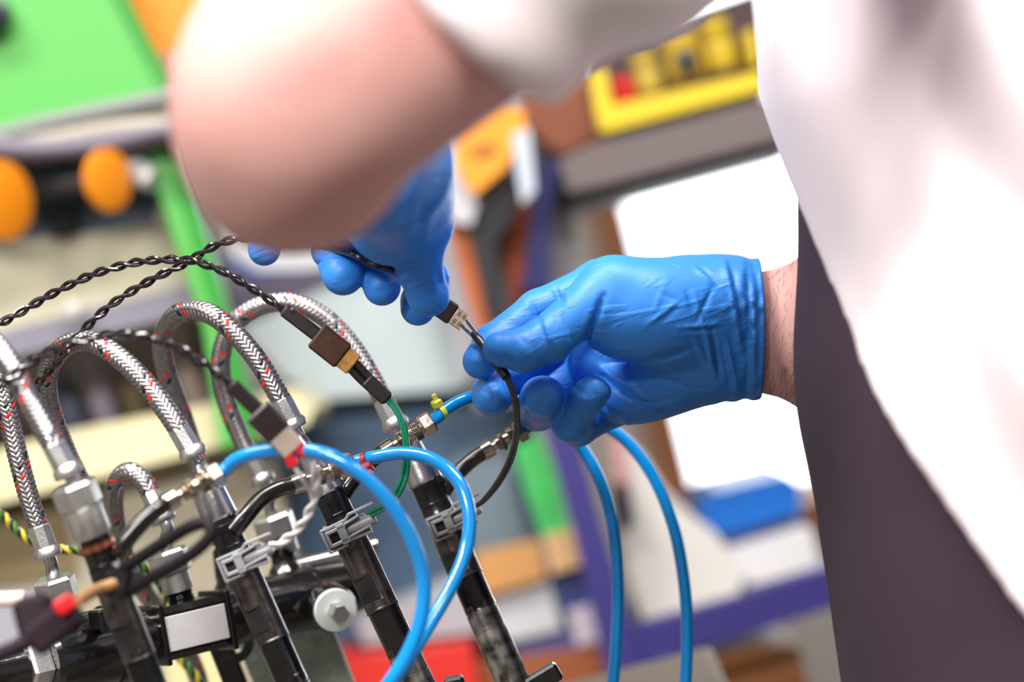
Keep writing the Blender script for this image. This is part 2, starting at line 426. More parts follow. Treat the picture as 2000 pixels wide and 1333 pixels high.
for cx, cy, r_, dd in ((6, 392, 27, 1610), (214, 352, 21, 1612)):
    ax = unit(-FW+RT*1.4+UP*0.1); mb = MB(); lathe(mb, PM(cx, cy, dd), ax, [(-4, r_-1), (-3, r_), (0, r_), (1, r_-2), (1.1, 2)], 40); mb.build('orange_disc', ORG, gm, angle=30)
    mb = MB(); lathe(mb, PM(cx, cy, dd), -ax, [(8, 6), (95, 6)], 16); mb.build('disc_axle', DRK, gm)
mb = MB(); wbox(mb, 122, 440, 1680, 46, 52, 40); mb.build('black_connector', DRK, gm)
rod(gm, 'lever', C((214, 212, 208), .4), [(235, 318, 1650), (300, 352, 1640)], .0085)
part(gm, 'cream_panel', CREAM, [(-260, 512), (300, 438), (322, 366), (352, 366), (420, 610), (-260, 690)], 1690, 14)
part(gm, 'dark_return', C((52, 44, 62), .5), [(350, 300), (372, 290), (470, 620), (440, 640)], 1730, 20)
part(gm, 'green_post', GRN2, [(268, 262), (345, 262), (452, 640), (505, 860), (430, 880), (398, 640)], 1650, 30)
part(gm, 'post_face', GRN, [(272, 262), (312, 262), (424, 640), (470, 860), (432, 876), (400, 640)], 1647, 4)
for pts, r_, c in (([(-120, 300, 1640), (60, 250, 1636), (200, 218, 1634), (345, 188, 1632), (520, 150, 1640)], .0065, (128, 132, 130)), ([(-120, 275, 1630), (60, 292, 1628), (200, 280, 1628), (345, 252, 1630), (520, 240, 1640)], .0075, (112, 105, 120)),
                   ([(-120, 312, 1634), (90, 276, 1632), (220, 252, 1630), (345, 246, 1630), (500, 250, 1640)], .006, (176, 166, 150)), ([(-120, 318, 1636), (80, 306, 1634), (240, 290, 1634), (345, 268, 1634), (500, 270, 1640)], .005, (60, 50, 62))):
    rod(gm, 'cable', C(c, .5), pts, r_)
part(gm, 'lilac_shelf', LILAC, [(-260, 712), (400, 548), (432, 596), (-260, 768)], 1680, 120)
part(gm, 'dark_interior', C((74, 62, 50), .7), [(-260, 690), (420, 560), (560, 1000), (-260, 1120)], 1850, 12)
part(gm, 'cream_sill', CREAM2, [(-260, 950), (140, 842), (565, 760), (612, 800), (600, 830), (172, 938), (-260, 1050)], 1690, 150)
part(gm, 'beige_front', C((172, 162, 138), .55), [(-260, 1040), (170, 936), (520, 850), (600, 1200), (640, 1600), (-260, 1600)], 1720, 30)
mb = MB(); lathe(mb, PM(146, 606, 1660), -FW, [(-12, 3), (0, 3), (1, 5), (4, 6.5), (8, 5), (9, 2)], 24); mb.build('white_knob', C((226, 222, 216), .3), gm)
part(gm, 'plinth', DRK, [(-260, 1600), (640, 1600), (700, 2600), (-260, 2600)], 1740, 30)
part(gm, 'olive_patch', C((120, 104, 66), .6), [(-260, 1010), (118, 956), (150, 1120), (-260, 1180)], 1716, 4)
part(gm, 'lilac_drawer', C((168, 164, 176), .5), [(-260, 1190), (130, 1150), (170, 1300), (-260, 1340)], 1714, 6)
part(gm, 'yellow_cream_drawer', C((226, 214, 160), .5), [(318, 1250), (452, 1225), (490, 1500), (340, 1500)], 1712, 8)
# bottles and tins inside the left machine
for i, (cx, y0, y1, r_, c, lab, cat) in enumerate(((112, 700, 862, 9.5, (66, 74, 96), 'blue-grey bottle on the cream sill, leftmost of the row', 'bottle'), (176, 690, 836, 9, (140, 130, 150), 'lilac bottle on the cream sill next to the blue-grey one', 'bottle'), (238, 690, 822, 8, (96, 82, 56), 'olive tin on the cream sill under the arched hose', 'tin'), (345, 640, 795, 9, (156, 140, 132), 'tall beige bottle on the cream sill by the green post', 'bottle'), (388, 620, 786, 7, (60, 56, 70), 'slim dark bottle on the cream sill right of the beige one', 'bottle'))):
    b = PM(cx+ (y1-y0)*0.25, y1, 1760); tpt = PM(cx, y0, 1760); h = (tpt-b)@EZ*1000
    mb = MB(); lathe(mb, b, EZ, [(0, r_*.9), (.8, r_), (h*.68, r_), (h*.8, r_*.45), (h*.86, r_*.42), (h*.86, r_*.55), (h, r_*.55), (h*1.01, r_*.4)], 20)
    tag(mb.build('bottle' if cat == 'bottle' else 'oil_tin', C(c, .4), angle=35), lab, cat, 'bottles inside the green machine')

# slate-blue cabinet in the middle
sb = thing('steel_cabinet', 'slate-blue cabinet with a pale sloping top behind the hands', 'cabinet', (float(PM(760, 1000, 1900)[0]), float(PM(760, 1000, 1900)[1]), 0))
part(sb, 'pale_top', PALE, [(470, 640), (640, 560), (940, 520), (1000, 690), (900, 760), (640, 780), (560, 740)], 1850, 20)
part(sb, 'cabinet_body', SLATE, [(480, 760), (620, 762), (900, 740), (1000, 690), (1060, 900), (1140, 1300), (1200, 1700), (640, 1700), (560, 1100)], 1880, 200)
part(sb, 'grey_door', C((128, 146, 160), .5), [(880, 900), (985, 860), (1050, 1130), (930, 1120)], 1872, 8)
part(sb, 'dark_door', C((70, 95, 124), .5), [(640, 860), (880, 830), (960, 1200), (700, 1240)], 1874, 6)
part(sb, 'plinth', DRK, [(640, 1690), (1200, 1690), (1320, 2400), (820, 2400)], 1890, 150)
bgd = thing('plastic_tub', 'white tub with blue band behind the elbow', 'tub', PM(560, 560, 1960))
part(bgd, 'tub_body', C((232, 234, 236), .4), [(440, 400), (720, 360), (760, 500), (700, 520), (500, 530), (455, 500)], 1975, 60)
part(bgd, 'blue_band', C((30, 50, 130), .4), [(452, 498), (500, 528), (620, 524), (640, 545), (490, 556), (440, 520)], 1970, 70)
part(sb, 'cabinet_lid', C((92, 82, 104), .5), [(440, 556), (560, 530), (760, 505), (800, 545), (640, 582), (468, 650)], 1900, 60)

# right-hand shelving: purple frame, grey shelf
pr = thing('storage_rack', 'purple metal rack with a grey upper shelf behind the hands', 'rack', (float(PM(1160, 900, 1750)[0]), float(PM(1160, 900, 1750)[1]), 0))
PURP = C((54, 47, 120), .45); BLU = C((20, 26, 96), .45)
part(pr, 'brace_strut', BLU, [(1050, 312), (1098, 312), (1078, 400), (1076, 560), (1018, 570), (1040, 400)], 1760, 25)
part(pr, 'front_post', PURP, [(1058, 820), (1116, 810), (1168, 1000), (1270, 1345), (1330, 1560), (1262, 1570), (1190, 1340), (1118, 1030)], 1740, 28)
part(pr, 'cross_beam', PURP, [(1200, 1236), (1440, 1168), (1760, 1060), (1775, 1140), (1460, 1240), (1210, 1312)], 1745, 26)
part(pr, 'lower_post', PURP, [(1205, 1300), (1290, 1290), (1370, 1560), (1600, 2400), (1520, 2410), (1290, 1570)], 1750, 28)
part(pr, 'grey_shelf', C((104, 92, 92), .5), [(1090, 312), (1180, 274), (1620, 162), (1640, 200), (1540, 268), (1200, 356), (1110, 376)], 1740, 200)
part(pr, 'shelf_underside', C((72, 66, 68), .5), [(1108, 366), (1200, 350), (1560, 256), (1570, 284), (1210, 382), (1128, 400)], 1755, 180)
part(pr, 'lower_deck', C((150, 140, 140), .5), [(1225, 1240), (1560, 1152), (1570, 1172), (1232, 1262)], 1790, 200)
part(pr, 'back_panel', C((158, 154, 158), .6), [(800, 120), (1090, 60), (1110, 330), (1136, 560), (1150, 760), (930, 800), (850, 560)], 1800, 8)
part(pr, 'far_post', C((60, 52, 120), .45), [(1760, 1040), (1800, 1040), (1990, 2400), (1930, 2400)], 1750, 26)
# yellow organiser on the grey shelf
yb = thing('yellow_crate', 'yellow crate of small pots on the grey shelf', 'crate', PM(1330, 245, 1780))
YEL = C((226, 196, 30), .4); MAR = C((54, 22, 22), .5)
part(yb, 'crate_back', MAR, [(1150, 90), (1480, -20), (1500, 160), (1172, 245)], 1800, 6)
part(yb, 'crate_front', YEL, [(1160, 214), (1488, 138), (1496, 172), (1178, 258)], 1735, 8)
part(yb, 'crate_floor', C((206, 176, 70), .45), [(1172, 240), (1490, 162), (1500, 184), (1184, 268)], 1742, 60)
part(yb, 'crate_end', YEL, [(1150, 140), (1182, 132), (1204, 246), (1172, 256)], 1738, 60)
part(yb, 'crate_end', YEL, [(1456, 60), (1472, 56), (1484, 120), (1470, 126)], 1738, 60)
for px_, py_, r_, h_, c, lab in ((1222, 172, 9, 18, (206, 28, 30), 'red pot in the yellow crate'), (1272, 152, 10, 30, (184, 156, 56), 'pale yellow pot in the crate beside the red one'), (1345, 122, 14, 32, (190, 158, 20), 'widest yellow pot in the crate, with a dark mouth'), (1415, 104, 11, 36, (196, 166, 30), 'tall yellow pot at the right end of the crate')):
    b = PM(px_, py_+28, 1758); mb = MB(); lathe(mb, b, EZ, [(0, r_*.9), (1, r_), (h_*.55, r_), (h_*.6, r_*.92), (h_*.65, r_), (h_*.92, r_*.95), (h_, r_*.7), (h_, 1)], 24); pt = mb.build('pot', C(c, .4), angle=35); tag(pt, lab, 'pot', 'pots in the yellow crate')
    if r_ == 14: mb = MB(); lathe(mb, PM(px_-4, py_-2, 1742), -FW, [(-6, 8), (0, 9), (1, 7)], 20); mb.build('dark_mouth', DRK, pt)
item('cardboard_box', 'orange-brown box on the left end of the grey shelf', 'box', C((120, 58, 22), .6), [(1015, 170), (1150, 150), (1180, 262), (1090, 300), (1030, 250)], 1765, 30)
# tools hanging left of the rack
oc = thing('oil_can', 'orange plastic can with grey spout above the gloved hands', 'can', PM(960, 380, 1720))
part(oc, 'can_body', C((250, 158, 36), .4), [(884, 250), (960, 190), (1022, 215), (1028, 262), (985, 330), (925, 382), (892, 330)], 1715, 60)
part(oc, 'can_neck', C((196, 204, 216), .4), [(1000, 262), (1034, 250), (1046, 372), (1020, 400), (1008, 330)], 1708, 30)
part(oc, 'can_mark', C((176, 110, 30), .5), [(916, 290), (960, 275), (970, 292), (925, 302)], 1712, 4)
item('spray_bottle', 'pale grey slim bottle beside the orange can', 'bottle', C((206, 204, 208), .4), [(852, 250), (892, 262), (905, 330), (932, 400), (920, 440), (880, 430), (866, 330)], 1725, 50)
item('hand_tool', 'black slanted tool handle below the orange can', 'tool', C((16, 14, 24), .5), [(912, 440), (992, 345), (1020, 370), (1000, 430), (960, 480), (985, 560), (1000, 640), (950, 620), (930, 520)], 1735, 30)
item('strap', 'orange-brown strap hanging left of the tool handle', 'strap', C((190, 96, 40), .6), [(872, 430), (912, 440), (948, 560), (985, 700), (950, 700), (905, 560)], 1745, 8)
item('cloth', 'red-brown cloth hanging between tool handle and blue strut', 'cloth', C((170, 78, 44), .8), [(976, 400), (1036, 380), (1042, 500), (1030, 580), (1000, 600), (985, 500)], 1775, 12)
item('metal_sheet', 'light grey sheet leaning behind the orange strap', 'sheet', C((190, 188, 196), .5), [(850, 420), (900, 440), (960, 720), (900, 740), (870, 560)], 1790, 5)
# things on the lower deck at the right
item('tray_and_shadow', 'bright blue plastic tray in front of the window', 'tray', C((14, 108, 206), .4), [(1362, 985), (1400, 960), (1535, 926), (1562, 945), (1566, 1000), (1420, 1046), (1378, 1035)], 1900, 160)
item('tray_and_shadow', 'dark blue slab painted as the shadow under the bright blue tray', 'tray', C((52, 46, 96), .5), [(1400, 1058), (1570, 1008), (1580, 1040), (1436, 1086)], 1905, 150)  # navy slab: the shadow below the blue tray, put in as colour
item('sack', 'white sack slumped on the lower deck behind the blue tubes', 'sack', C((226, 222, 216), .8), [(1216, 860), (1262, 900), (1300, 960), (1340, 1000), (1400, 1045), (1455, 1120), (1440, 1170), (1260, 1218), (1228, 1130), (1200, 1000)], 1840, 90)
item('carton', 'white carton on the lower deck right of the sack', 'carton', C((222, 220, 222), .6), [(1430, 1082), (1586, 1036), (1600, 1104), (1460, 1146)], 1850, 90)
item('wooden_crate', 'orange-brown wooden box at the bottom under the purple beam', 'box', C((176, 112, 60), .6, var=.3, vscale=20), [(1330, 1300), (1500, 1262), (1560, 1262), (1640, 1600), (1400, 1640)], 1800, 150)
item('rag', 'pinkish rag hanging behind the inner blue tube', 'rag', C((206, 150, 148), .8), [(1190, 850), (1216, 846), (1236, 990), (1206, 1000)], 1830, 8)
item('hand_tool', 'black upright tool between the two hanging blue tubes', 'tool', C((38, 32, 42), .5), [(1196, 950), (1226, 945), (1240, 1020), (1222, 1046), (1202, 1010)], 1800, 20)
item('plastic_bottle', 'bright green bottle left of the purple post', 'bottle', C((70, 190, 96), .4), [(1000, 872), (1056, 852), (1086, 930), (1112, 1040), (1064, 1062), (1034, 980)], 1800, 40)
item('wood_block', 'tan wooden block left of the purple post', 'block', C((204, 148, 84), .6), [(925, 1090), (1055, 1060), (1066, 1130), (940, 1165)], 1790, 50, 'tan wooden blocks')
item('wood_block', 'smaller pale wooden block touching the purple post', 'block', C((222, 176, 126), .6), [(1062, 1050), (1118, 1036), (1140, 1104), (1076, 1122)], 1785, 50, 'tan wooden blocks')
item('tin', 'large pale tin below the tan wooden block', 'tin', C((206, 206, 210), .5), [(930, 1168), (1070, 1132), (1090, 1200), (1096, 1230), (960, 1262)], 1800, 60)
item('package', 'small pale package beside the purple post foot', 'package', C((210, 196, 206), .6), [(1108, 1196), (1180, 1176), (1200, 1240), (1128, 1264)], 1790, 40)
item('storage_box', 'blue box under the pale tin', 'box', C((80, 84, 140), .5), [(1000, 1256), (1140, 1222), (1160, 1290), (1020, 1320)], 1805, 60)
item('storage_box', 'navy box between wooden block and purple post', 'box', C((54, 66, 130), .5), [(1078, 1124), (1146, 1106), (1172, 1180), (1100, 1196)], 1800, 40)
item('plastic_crate', 'red plastic crate at the bottom behind the injectors', 'crate', C((222, 44, 34), .45), [(640, 1292), (920, 1262), (980, 1600), (700, 1640)], 1760, 90)
item('metal_plate', 'rust-brown plate at the bottom right of the red crate', 'plate', C((156, 84, 44), .6), [(920, 1296), (1200, 1262), (1290, 1600), (990, 1640)], 1790, 20)
item('tool_case', 'grey case above the red crate', 'case', C((176, 178, 184), .5), [(690, 1214), (900, 1128), (936, 1236), (712, 1262)], 1800, 60)
# ================================================================== the bench and the injector rig
BT = 0.74                                                       # bench top height
WOODB = mat('bench_top', (96, 88, 80), 0.55, var=0.3, vscale=9, bump=0.1, bscale=60)
bench = thing('workbench', 'dark workbench under the injector rig', 'workbench', (-0.4, 1.1, 0))
rbox('bench_top', (-0.85, 0.86, BT-.04), (0.07, 1.42, BT), WOODB, bench)
for lx in (-0.8, 0.0):
    for ly in (0.9, 1.34): rbox('leg', (lx, ly, 0), (lx+.05, ly+.05, BT-.04), MATT, bench)

def axis_pts(a, b): A = PM(*a); B = PM(*b); return A, B, unit(B-A)
def s_mm(a, b, y):
    """mm along the axis a->b at picture row y"""
    A, B, u = axis_pts(a, b); tt = (y-a[1])/(b[1]-a[1]); return np.linalg.norm(B-A)*tt*1000
def rmm(rpx, d): return rpx*d/FPX

# ---- injectors
def injector(a, b, yt, label, low=0, fq=1.0):
    A, B, u = axis_pts(a, b); d = (a[2]+b[2])/2
    S = lambda y: s_mm(a, b, y)
    R = lambda r: rmm(r, d)
    end = S(1333)+26
    # keep the tip above the bench cup
    while (A+u*(end+10)/1000)[2] < BT+0.012: end -= 1
    base = A+u*end/1000
    th = thing('fuel_injector', label, 'fuel injector', (base[0], base[1], base[2]), 'diesel injectors in a row')
    mb = MB(); lathe(mb, A, u, [(S(yt)-7, R(22)), (S(yt)-6, R(24)), (S(yt)-5, R(22)), (S(yt)-4, R(24)), (S(yt)-3, R(22)), (S(yt)-2, R(24)), (S(yt)-1, R(22)), (S(yt)+2, R(22))]); mb.build('inlet_thread', BLKM, th)
    fa, fb = 0.55, 0.0
    mb = MB(); y0 = yt
    lathe(mb, A, u, [(S(y0), R(26)), (S(y0)+.6, R(29)), (S(y0+9), R(29)), (S(y0+9)+.3, R(30.5)), (S(y0+11), R(30.5), R(26), 0.9), (S(y0+48), R(30.5), R(26), 0.9), (S(y0+48)+.2, R(31)), (S(y0+52), R(31)),
                     (S(y0+52)+.2, R(30)), (S(y0+54), R(30)), (S(y0+54)+.2, R(32)), (S(y0+66), R(32)), (S(y0+66)+.3, R(32.5)), (S(y0+80), R(32.5))], 40); mb.build('head_body', BLKM, th, angle=25)
    mb = MB(); ys = y0+80
    lathe(mb, A, u, [(S(ys), R(32.5)), (S(ys+85*fq), R(33)), (S(ys+85*fq)+.01, R(33), R(22), fa), (S(ys+88*fq), R(33), R(21), fa), (S(ys+135*fq), R(33), R(21), fa), (S(ys+137*fq), R(33), R(22), fa), (S(ys+137*fq)+.05, R(33)), (S(ys+150*fq), R(33)), (S(ys+150*fq)+.3, R(34)), (S(ys+154*fq), R(34))], 48)
    mb.build('barrel', GUN, th, angle=22)
    _, f1, f2 = frame_for(u); nf = f1*math.cos(fa)+f2*math.sin(fa); sm = (S(ys+88*fq)+S(ys+135*fq))/2
    mb = MB(); obox(mb, A+u*sm/1000+nf*R(21)/1000, u, unit(np.cross(nf, u)), nf, (S(ys+134*fq)-S(ys+89*fq))/2000, R(22)/1000, .0004, 0, .0003); mb.build('milled_flat', MATT, th, angle=40)
    mb = MB(); x0 = ys+154*fq
    lathe(mb, A, u, [(S(x0), R(32)), (S(x0)+.4, R(31.5), R(24), fa-.3), (S(x0+70*fq), R(31.5), R(24), fa-.3), (S(x0+71*fq), R(32)), (S(x0+84*fq), R(32)), (S(x0+84*fq)+.4, R(32.6))], 48); mb.build('black_sleeve', BLKG if low != 1 else BLKM, th, angle=22)
    mb = MB(); z0 = x0+84*fq
    prof = [(S(z0), R(30)), (S(z0+4), R(30)), (S(z0+4)+.2, R(32.5)), (S(z0+40), R(32.5)), (S(z0+40)+.1, R(31)), (S(z0+43), R(31)), (S(z0+43)+.1, R(33))]
    prof = [q for q in prof if q[0] < end-14]+[(end-12, R(33)), (end-8, R(26)), (end-7, R(12)), (end, R(8))]
    lathe(mb, A, u, prof, 40); mb.build('lower_nut', GUN2, th, angle=25)
    mb = MB(); hp = A+u*(S(y0+20))/1000; side = unit(RT-u*np.dot(RT, u)); lathe(mb, hp, unit(side*0.95-u*0.35), [(R(20), R(13)), (R(36), R(13)), (R(37), R(11))], 20); mb.build('return_port', BLKM, th)
    # cup on the bench that takes the tip
    cu = tag(MB().add(*cup(base, BT)).build('injector_cup', STEEL2, angle=30), 'steel cup on the bench under the '+label.split(' with')[0].split(',')[0], 'cup', 'injector cups')
    return A, u
def cup(p, zb):
    mb = MB(); z1 = p[2]+0.012
    lathe(mb, np.array([p[0], p[1], zb]), EZ, [(0, 9), (0.01, 17), ((z1-zb)*1000, 17), ((z1-zb)*1000+.2, 14.5), ((p[2]-zb)*1000-3, 14.5), ((p[2]-zb)*1000-3.1, 0.5)], 28)
    return np.concatenate(mb.v), mb.f
I1 = ((135, 930, 1005), (291, 1333, 1015)); I2 = ((375, 890, 1055), (570, 1333, 1050)); I3 = ((590, 850, 1100), (815, 1333, 1085)); I4 = ((790, 850, 1150), (1002, 1333, 1130))
injector(*I1, 1050, 'black injector nearest the camera on the left, with a copper washer', 1)
injector(*I2, 1018, 'second black injector from the left, its grey clip holding white wires')
injector(*I3, 958, 'sharp black injector whose grey clip holds green wires')
injector(*I4, 938, 'rightmost black injector with worn bright lower sleeve', 0, 0.73)

# ---- braided hoses
def braid(mb, path, R, N=12, pitch=0.028):
    T, Nn, B = frames(path); L = np.concatenate([[0], np.cumsum(np.linalg.norm(np.diff(path, axis=0), axis=1))])
    n = len(path); hw = 2*np.pi*R/N*0.5*0.70*0.90; h = 0.00022
    for sgn in (1, -1):
        for k in range(N):
            ang = sgn*2*np.pi*L/pitch+2*np.pi*k/N; m = 2*L*N/pitch
            off = h*np.cos(np.pi/2*((m+2*k)-0.5)) if sgn > 0 else -h*np.cos(np.pi/2*(2*k-m-0.5))
            al = math.atan(2*np.pi*R/pitch)
            rows = []
            for e, dr in ((-1, -0.00012), (0, 0.00010), (1, -0.00012)):
                da = e*hw*math.cos(al)/R; ds = -sgn*e*hw*math.sin(al)
                a2 = ang+da; r = R+off+dr
                rows.append(path+T*ds+r[:, None]*(np.cos(a2)[:, None]*Nn+np.sin(a2)[:, None]*B))
            V = np.stack(rows, 1).reshape(-1, 3); F = []
            for i in range(n-1):
                for c in range(2):
                    q = i*3+c; f = (q, q+1, q+4, q+3); F.append(f)
            mi = 0
            if sgn > 0 and k == 0: mi = 1
            if sgn > 0 and k == 2: mi = 2
            mb.add(V, F, mi)
def ferrule(th, p, u, sc_=1.0):
    """crimped ferrule from point p along u; returns its far end"""
    mb = MB(); k = sc_
    lathe(mb, p, u, [(0, 4.2*k), (0, 5.0*k), (.6, 5.3*k), (9.8*k, 5.5*k), (10.4*k, 5.0*k)], 8, rot=0.25)
    mb.build('crimp_ferrule', STEEL2, th, angle=20)
    mb = MB(); lathe(mb, p, u, [(9.6*k, 4.6*k), (10.2*k, 5.3*k), (11.5*k, 6.2*k), (13.6*k, 6.5*k), (14.8*k, 6.1*k), (15.2*k, 4.0*k)], 28); mb.build('ferrule_ring', STEEL2, th, angle=40)
    return p+u*0.015*k
def hose(label, pts, R=0.0044, ends=()):
    path = spline(pp(pts), 0.00062)
    base = path[np.argmin(path[:, 2])]
    th = thing('braided_hose', label, 'hose', base, 'steel braided fuel hoses')
    mb = MB(); sweep(mb, path[::3], R-0.0005, 14); mb.build('hose_core', CORE, th)
    mb = MB(); braid(mb, path, R); mb.build('wire_braid', [WIRE, TRED, TBLK], th, kind='stuff')
    for which, pipe_to, nut in ends:
        if which == 1: p = path[-1]; u = unit(path[-1]-path[-8])
        else: p = path[0]; u = unit(path[0]-path[7])
        e = ferrule(th, p-u*0.002, u)
        if pipe_to is None: continue
        q = PM(*pipe_to); mb = MB(); sweep(mb, spline([e-u*0.002, e+u*0.004, e+(q-e)*0.7, q], .002), 0.003, 16); mb.build('steel_pipe', STEEL, th)
        if nut:
            kind, ax, s0 = nut[0], unit(PM(*nut[1])-q), nut[2]
            k = pipe_to[2]/FPX
            mb = MB()
            if kind == 'long':        # union nut on an injector
                hexnut(mb, q, ax, s0, s0+11, 46*k, rot=0.15); mb.build('union_nut', STEEL2, th, angle=20)
                mb = MB(); lathe(mb, q, ax, [(s0+10.5, 33*k), (s0+11, 38*k), (s0+12, 39*k), (s0+22, 39*k), (s0+23.5, 36*k), (s0+24, 25*k)], 36); mb.build('nut_skirt', STEEL2, th, angle=25)
                if len(nut) > 3: mb = MB(); lathe(mb, q, ax, [(s0+26.5, 34*k), (s0+26.6, 37*k), (s0+29, 37*k), (s0+29.1, 34*k)], 32); mb.build('copper_washer', COPPER, th)
            elif kind == 'sleeve':
                lathe(mb, q, ax, [(s0, 20*k), (s0+.8, 24*k), (s0+8, 26*k), (s0+8.2, 33*k), (s0+20, 36*k), (s0+21, 33*k), (s0+21.2, 25*k)], 36); mb.build('union_nut', STEEL, th, angle=25)
            else:
                hexnut(mb, q, ax, s0, s0+11.5, 42*k, rot=0.1); mb.build('union_nut', STEEL2, th, angle=20)
                mb = MB(); lathe(mb, q, ax, [(s0+11, 27*k), (s0+11.3, 30*k), (s0+20, 31*k), (s0+20.3, 27*k)], 32); mb.build('nut_skirt', STEEL2, th, angle=25)
    return th
hose('leftmost braided hose, dropping to a hex nut on the black rail', [(-150, 900, 1110), (-130, 760, 1105), (-75, 665, 1100), (-25, 690, 1095), (6, 770, 1092), (32, 880, 1090), (56, 970, 1090), (78, 1036, 1090)], ends=((1, (104, 1128, 1092), ('hex', (118, 1180, 1094), 0)),))
hose('blurred near braided hose leading to the injector with the copper washer', [(-140, 800, 1060), (-120, 690, 1040), (-60, 640, 1020), (5, 690, 1010), (55, 780, 1005), (95, 852, 1003), (108, 876, 1003)], R=0.0047, ends=((1, (143, 950, 1004), ('long', (291, 1333, 1015), -1, 1)),))
hose('arched braided hose crossed by a twisted black pair, second injector', [(215, 1130, 1150), (178, 990, 1140), (128, 880, 1128), (96, 790, 1115), (95, 725, 1105), (128, 675, 1092), (180, 668, 1082), (240, 705, 1075), (300, 768, 1070), (345, 832, 1066), (352, 844, 1066)], R=0.0046, ends=((1, (394, 930, 1056), ('sleeve', (570, 1333, 1050), 0)),))
hose('arched braided hose with its peak in front of the green post, third injector', [(420, 1010, 1190), (385, 900, 1180), (352, 800, 1168), (325, 725, 1155), (318, 660, 1142), (345, 615, 1128), (395, 608, 1115), (445, 638, 1108), (500, 700, 1104), (540, 765, 1102), (552, 788, 1102)], R=0.0046, ends=((1, (606, 885, 1100), ('sleeve', (815, 1333, 1085), 0)), (0, (436, 1080, 1196), None)))
hose('farthest arched braided hose, leading to the rightmost injector', [(492, 898, 1188), (468, 850, 1187), (440, 775, 1184), (432, 700, 1180), (452, 640, 1175), (505, 600, 1170), (570, 592, 1166), (635, 622, 1162), (690, 680, 1159), (730, 745, 1157), (752, 788, 1156)], R=0.0046, ends=((1, (800, 872, 1150), ('sleeve', (1002, 1333, 1130), -1)), (0, (530, 1005, 1190), ('hex', (548, 1060, 1192), 0))))
hose('short braided hose looped tightly behind the black rubber stub', [(400, 1420, 1230), (385, 1320, 1225), (340, 1230, 1215), (285, 1160, 1205), (245, 1090, 1190), (224, 1010, 1170), (225, 950, 1155), (250, 922, 1148), (280, 940, 1145), (298, 972, 1143)], R=0.0046, ends=((1, (325, 1075, 1142), ('hex', (345, 1140, 1143), 0)),))

# ---- common rail
RA, RB = np.array([100, 1290, 1100.0]), np.array([620, 1165, 1185.0])
RAw, RBw = PM(*RA), PM(*RB); ru = unit(RBw-RAw); RL = np.linalg.norm(RBw-RAw)*1000
def rs(x): return (x-100)/520*RL
rail = thing('fuel_rail', 'glossy black steel fuel rail with white label under the hoses', 'fuel rail', PM(355, 1290, 1142))
def rl(name, prof, m, segs=36, ang=25, rot=0.0): mb = MB(); lathe(mb, RAw, ru, prof, segs, rot=rot); return mb.build(name, m, rail, angle=ang)
rl('rail_tube', [(rs(-320), 9.5), (rs(60), 10)], BLKG)
rl('steel_ring_nut', [(rs(48), 10), (rs(48)+.3, 12.6), (rs(55), 13.2), (rs(84), 13.2), (rs(87), 12)], STEEL2, 6, 15, 0.25)
rl('rail_cylinder', [(rs(85), 12), (rs(87), 16.5), (rs(95), 18.2), (rs(205), 18.2), (rs(232), 17.6), (rs(240), 12.5), (rs(292), 12)], BLKG)
rl('strap_band', [(rs(203), 18.0), (rs(203)+.1, 19.2), (rs(226), 19.2), (rs(226)+.1, 17.6)], BLKM)
rl('end_flange', [(rs(415), 12), (rs(418), 13.8), (rs(428), 14.2), (rs(452), 13.8), (rs(470), 12.5)], BLKG)
rl('rail_block', [(rs(468), 12.8), (rs(478), 14.6), (rs(490), 15.2), (rs(600), 15.2), (rs(602), 15.8), (rs(610), 15.8), (rs(612), 14), (rs(700), 12.5)], BLKG)
cU, e1, e2 = frame_for(ru)             # e1 towards us
upw = unit(np.cross(ru, e1)); upw = upw if upw@UP > 0 else -upw
mb = MB(); obox(mb, RAw+ru*(rs(352))/1000, ru, e1, upw, (rs(418)-rs(288))/2000, .0115, .0125, 0, .003); mb.build('square_section', BLKG, rail, angle=40)
mb = MB(); obox(mb, RAw+ru*(rs(352))/1000+e1*.0119, ru, e1, upw, (rs(412)-rs(296))/2000, .0006, .0082, 0, .0005); mb.build('label_plate', WHITEL, rail, angle=40)
for x_ in (288, 417): mb = MB(); obox(mb, RAw+ru*rs(x_)/1000, ru, e1, upw, .0014, .0138, .0142, 0, .001); mb.build('rim_plate', BLKG, rail, angle=40)
for nm, top, foot in (('outlet_stub', (117, 1176, 1093), (138, 1262, 1100)), ('outlet_stub', (344, 1135, 1143), (362, 1200, 1146)), ('outlet_stub', (547, 1056, 1191), (560, 1130, 1187)), ('outlet_stub', (440, 1078, 1193), (452, 1180, 1170))):
    A, B, u = axis_pts(top, foot); L = np.linalg.norm(B-A)*1000; prof = []
    for i in range(int(L*0.55/1.1)): prof += [(i*1.1, 5.6), (i*1.1+.5, 6.3)]
    prof += [(L*0.6, 6.0), (L*0.75, 8.0), (L, 10.0)]
    mb = MB(); lathe(mb, A, u, prof, 24); mb.build(nm, BLKG, rail, angle=30)
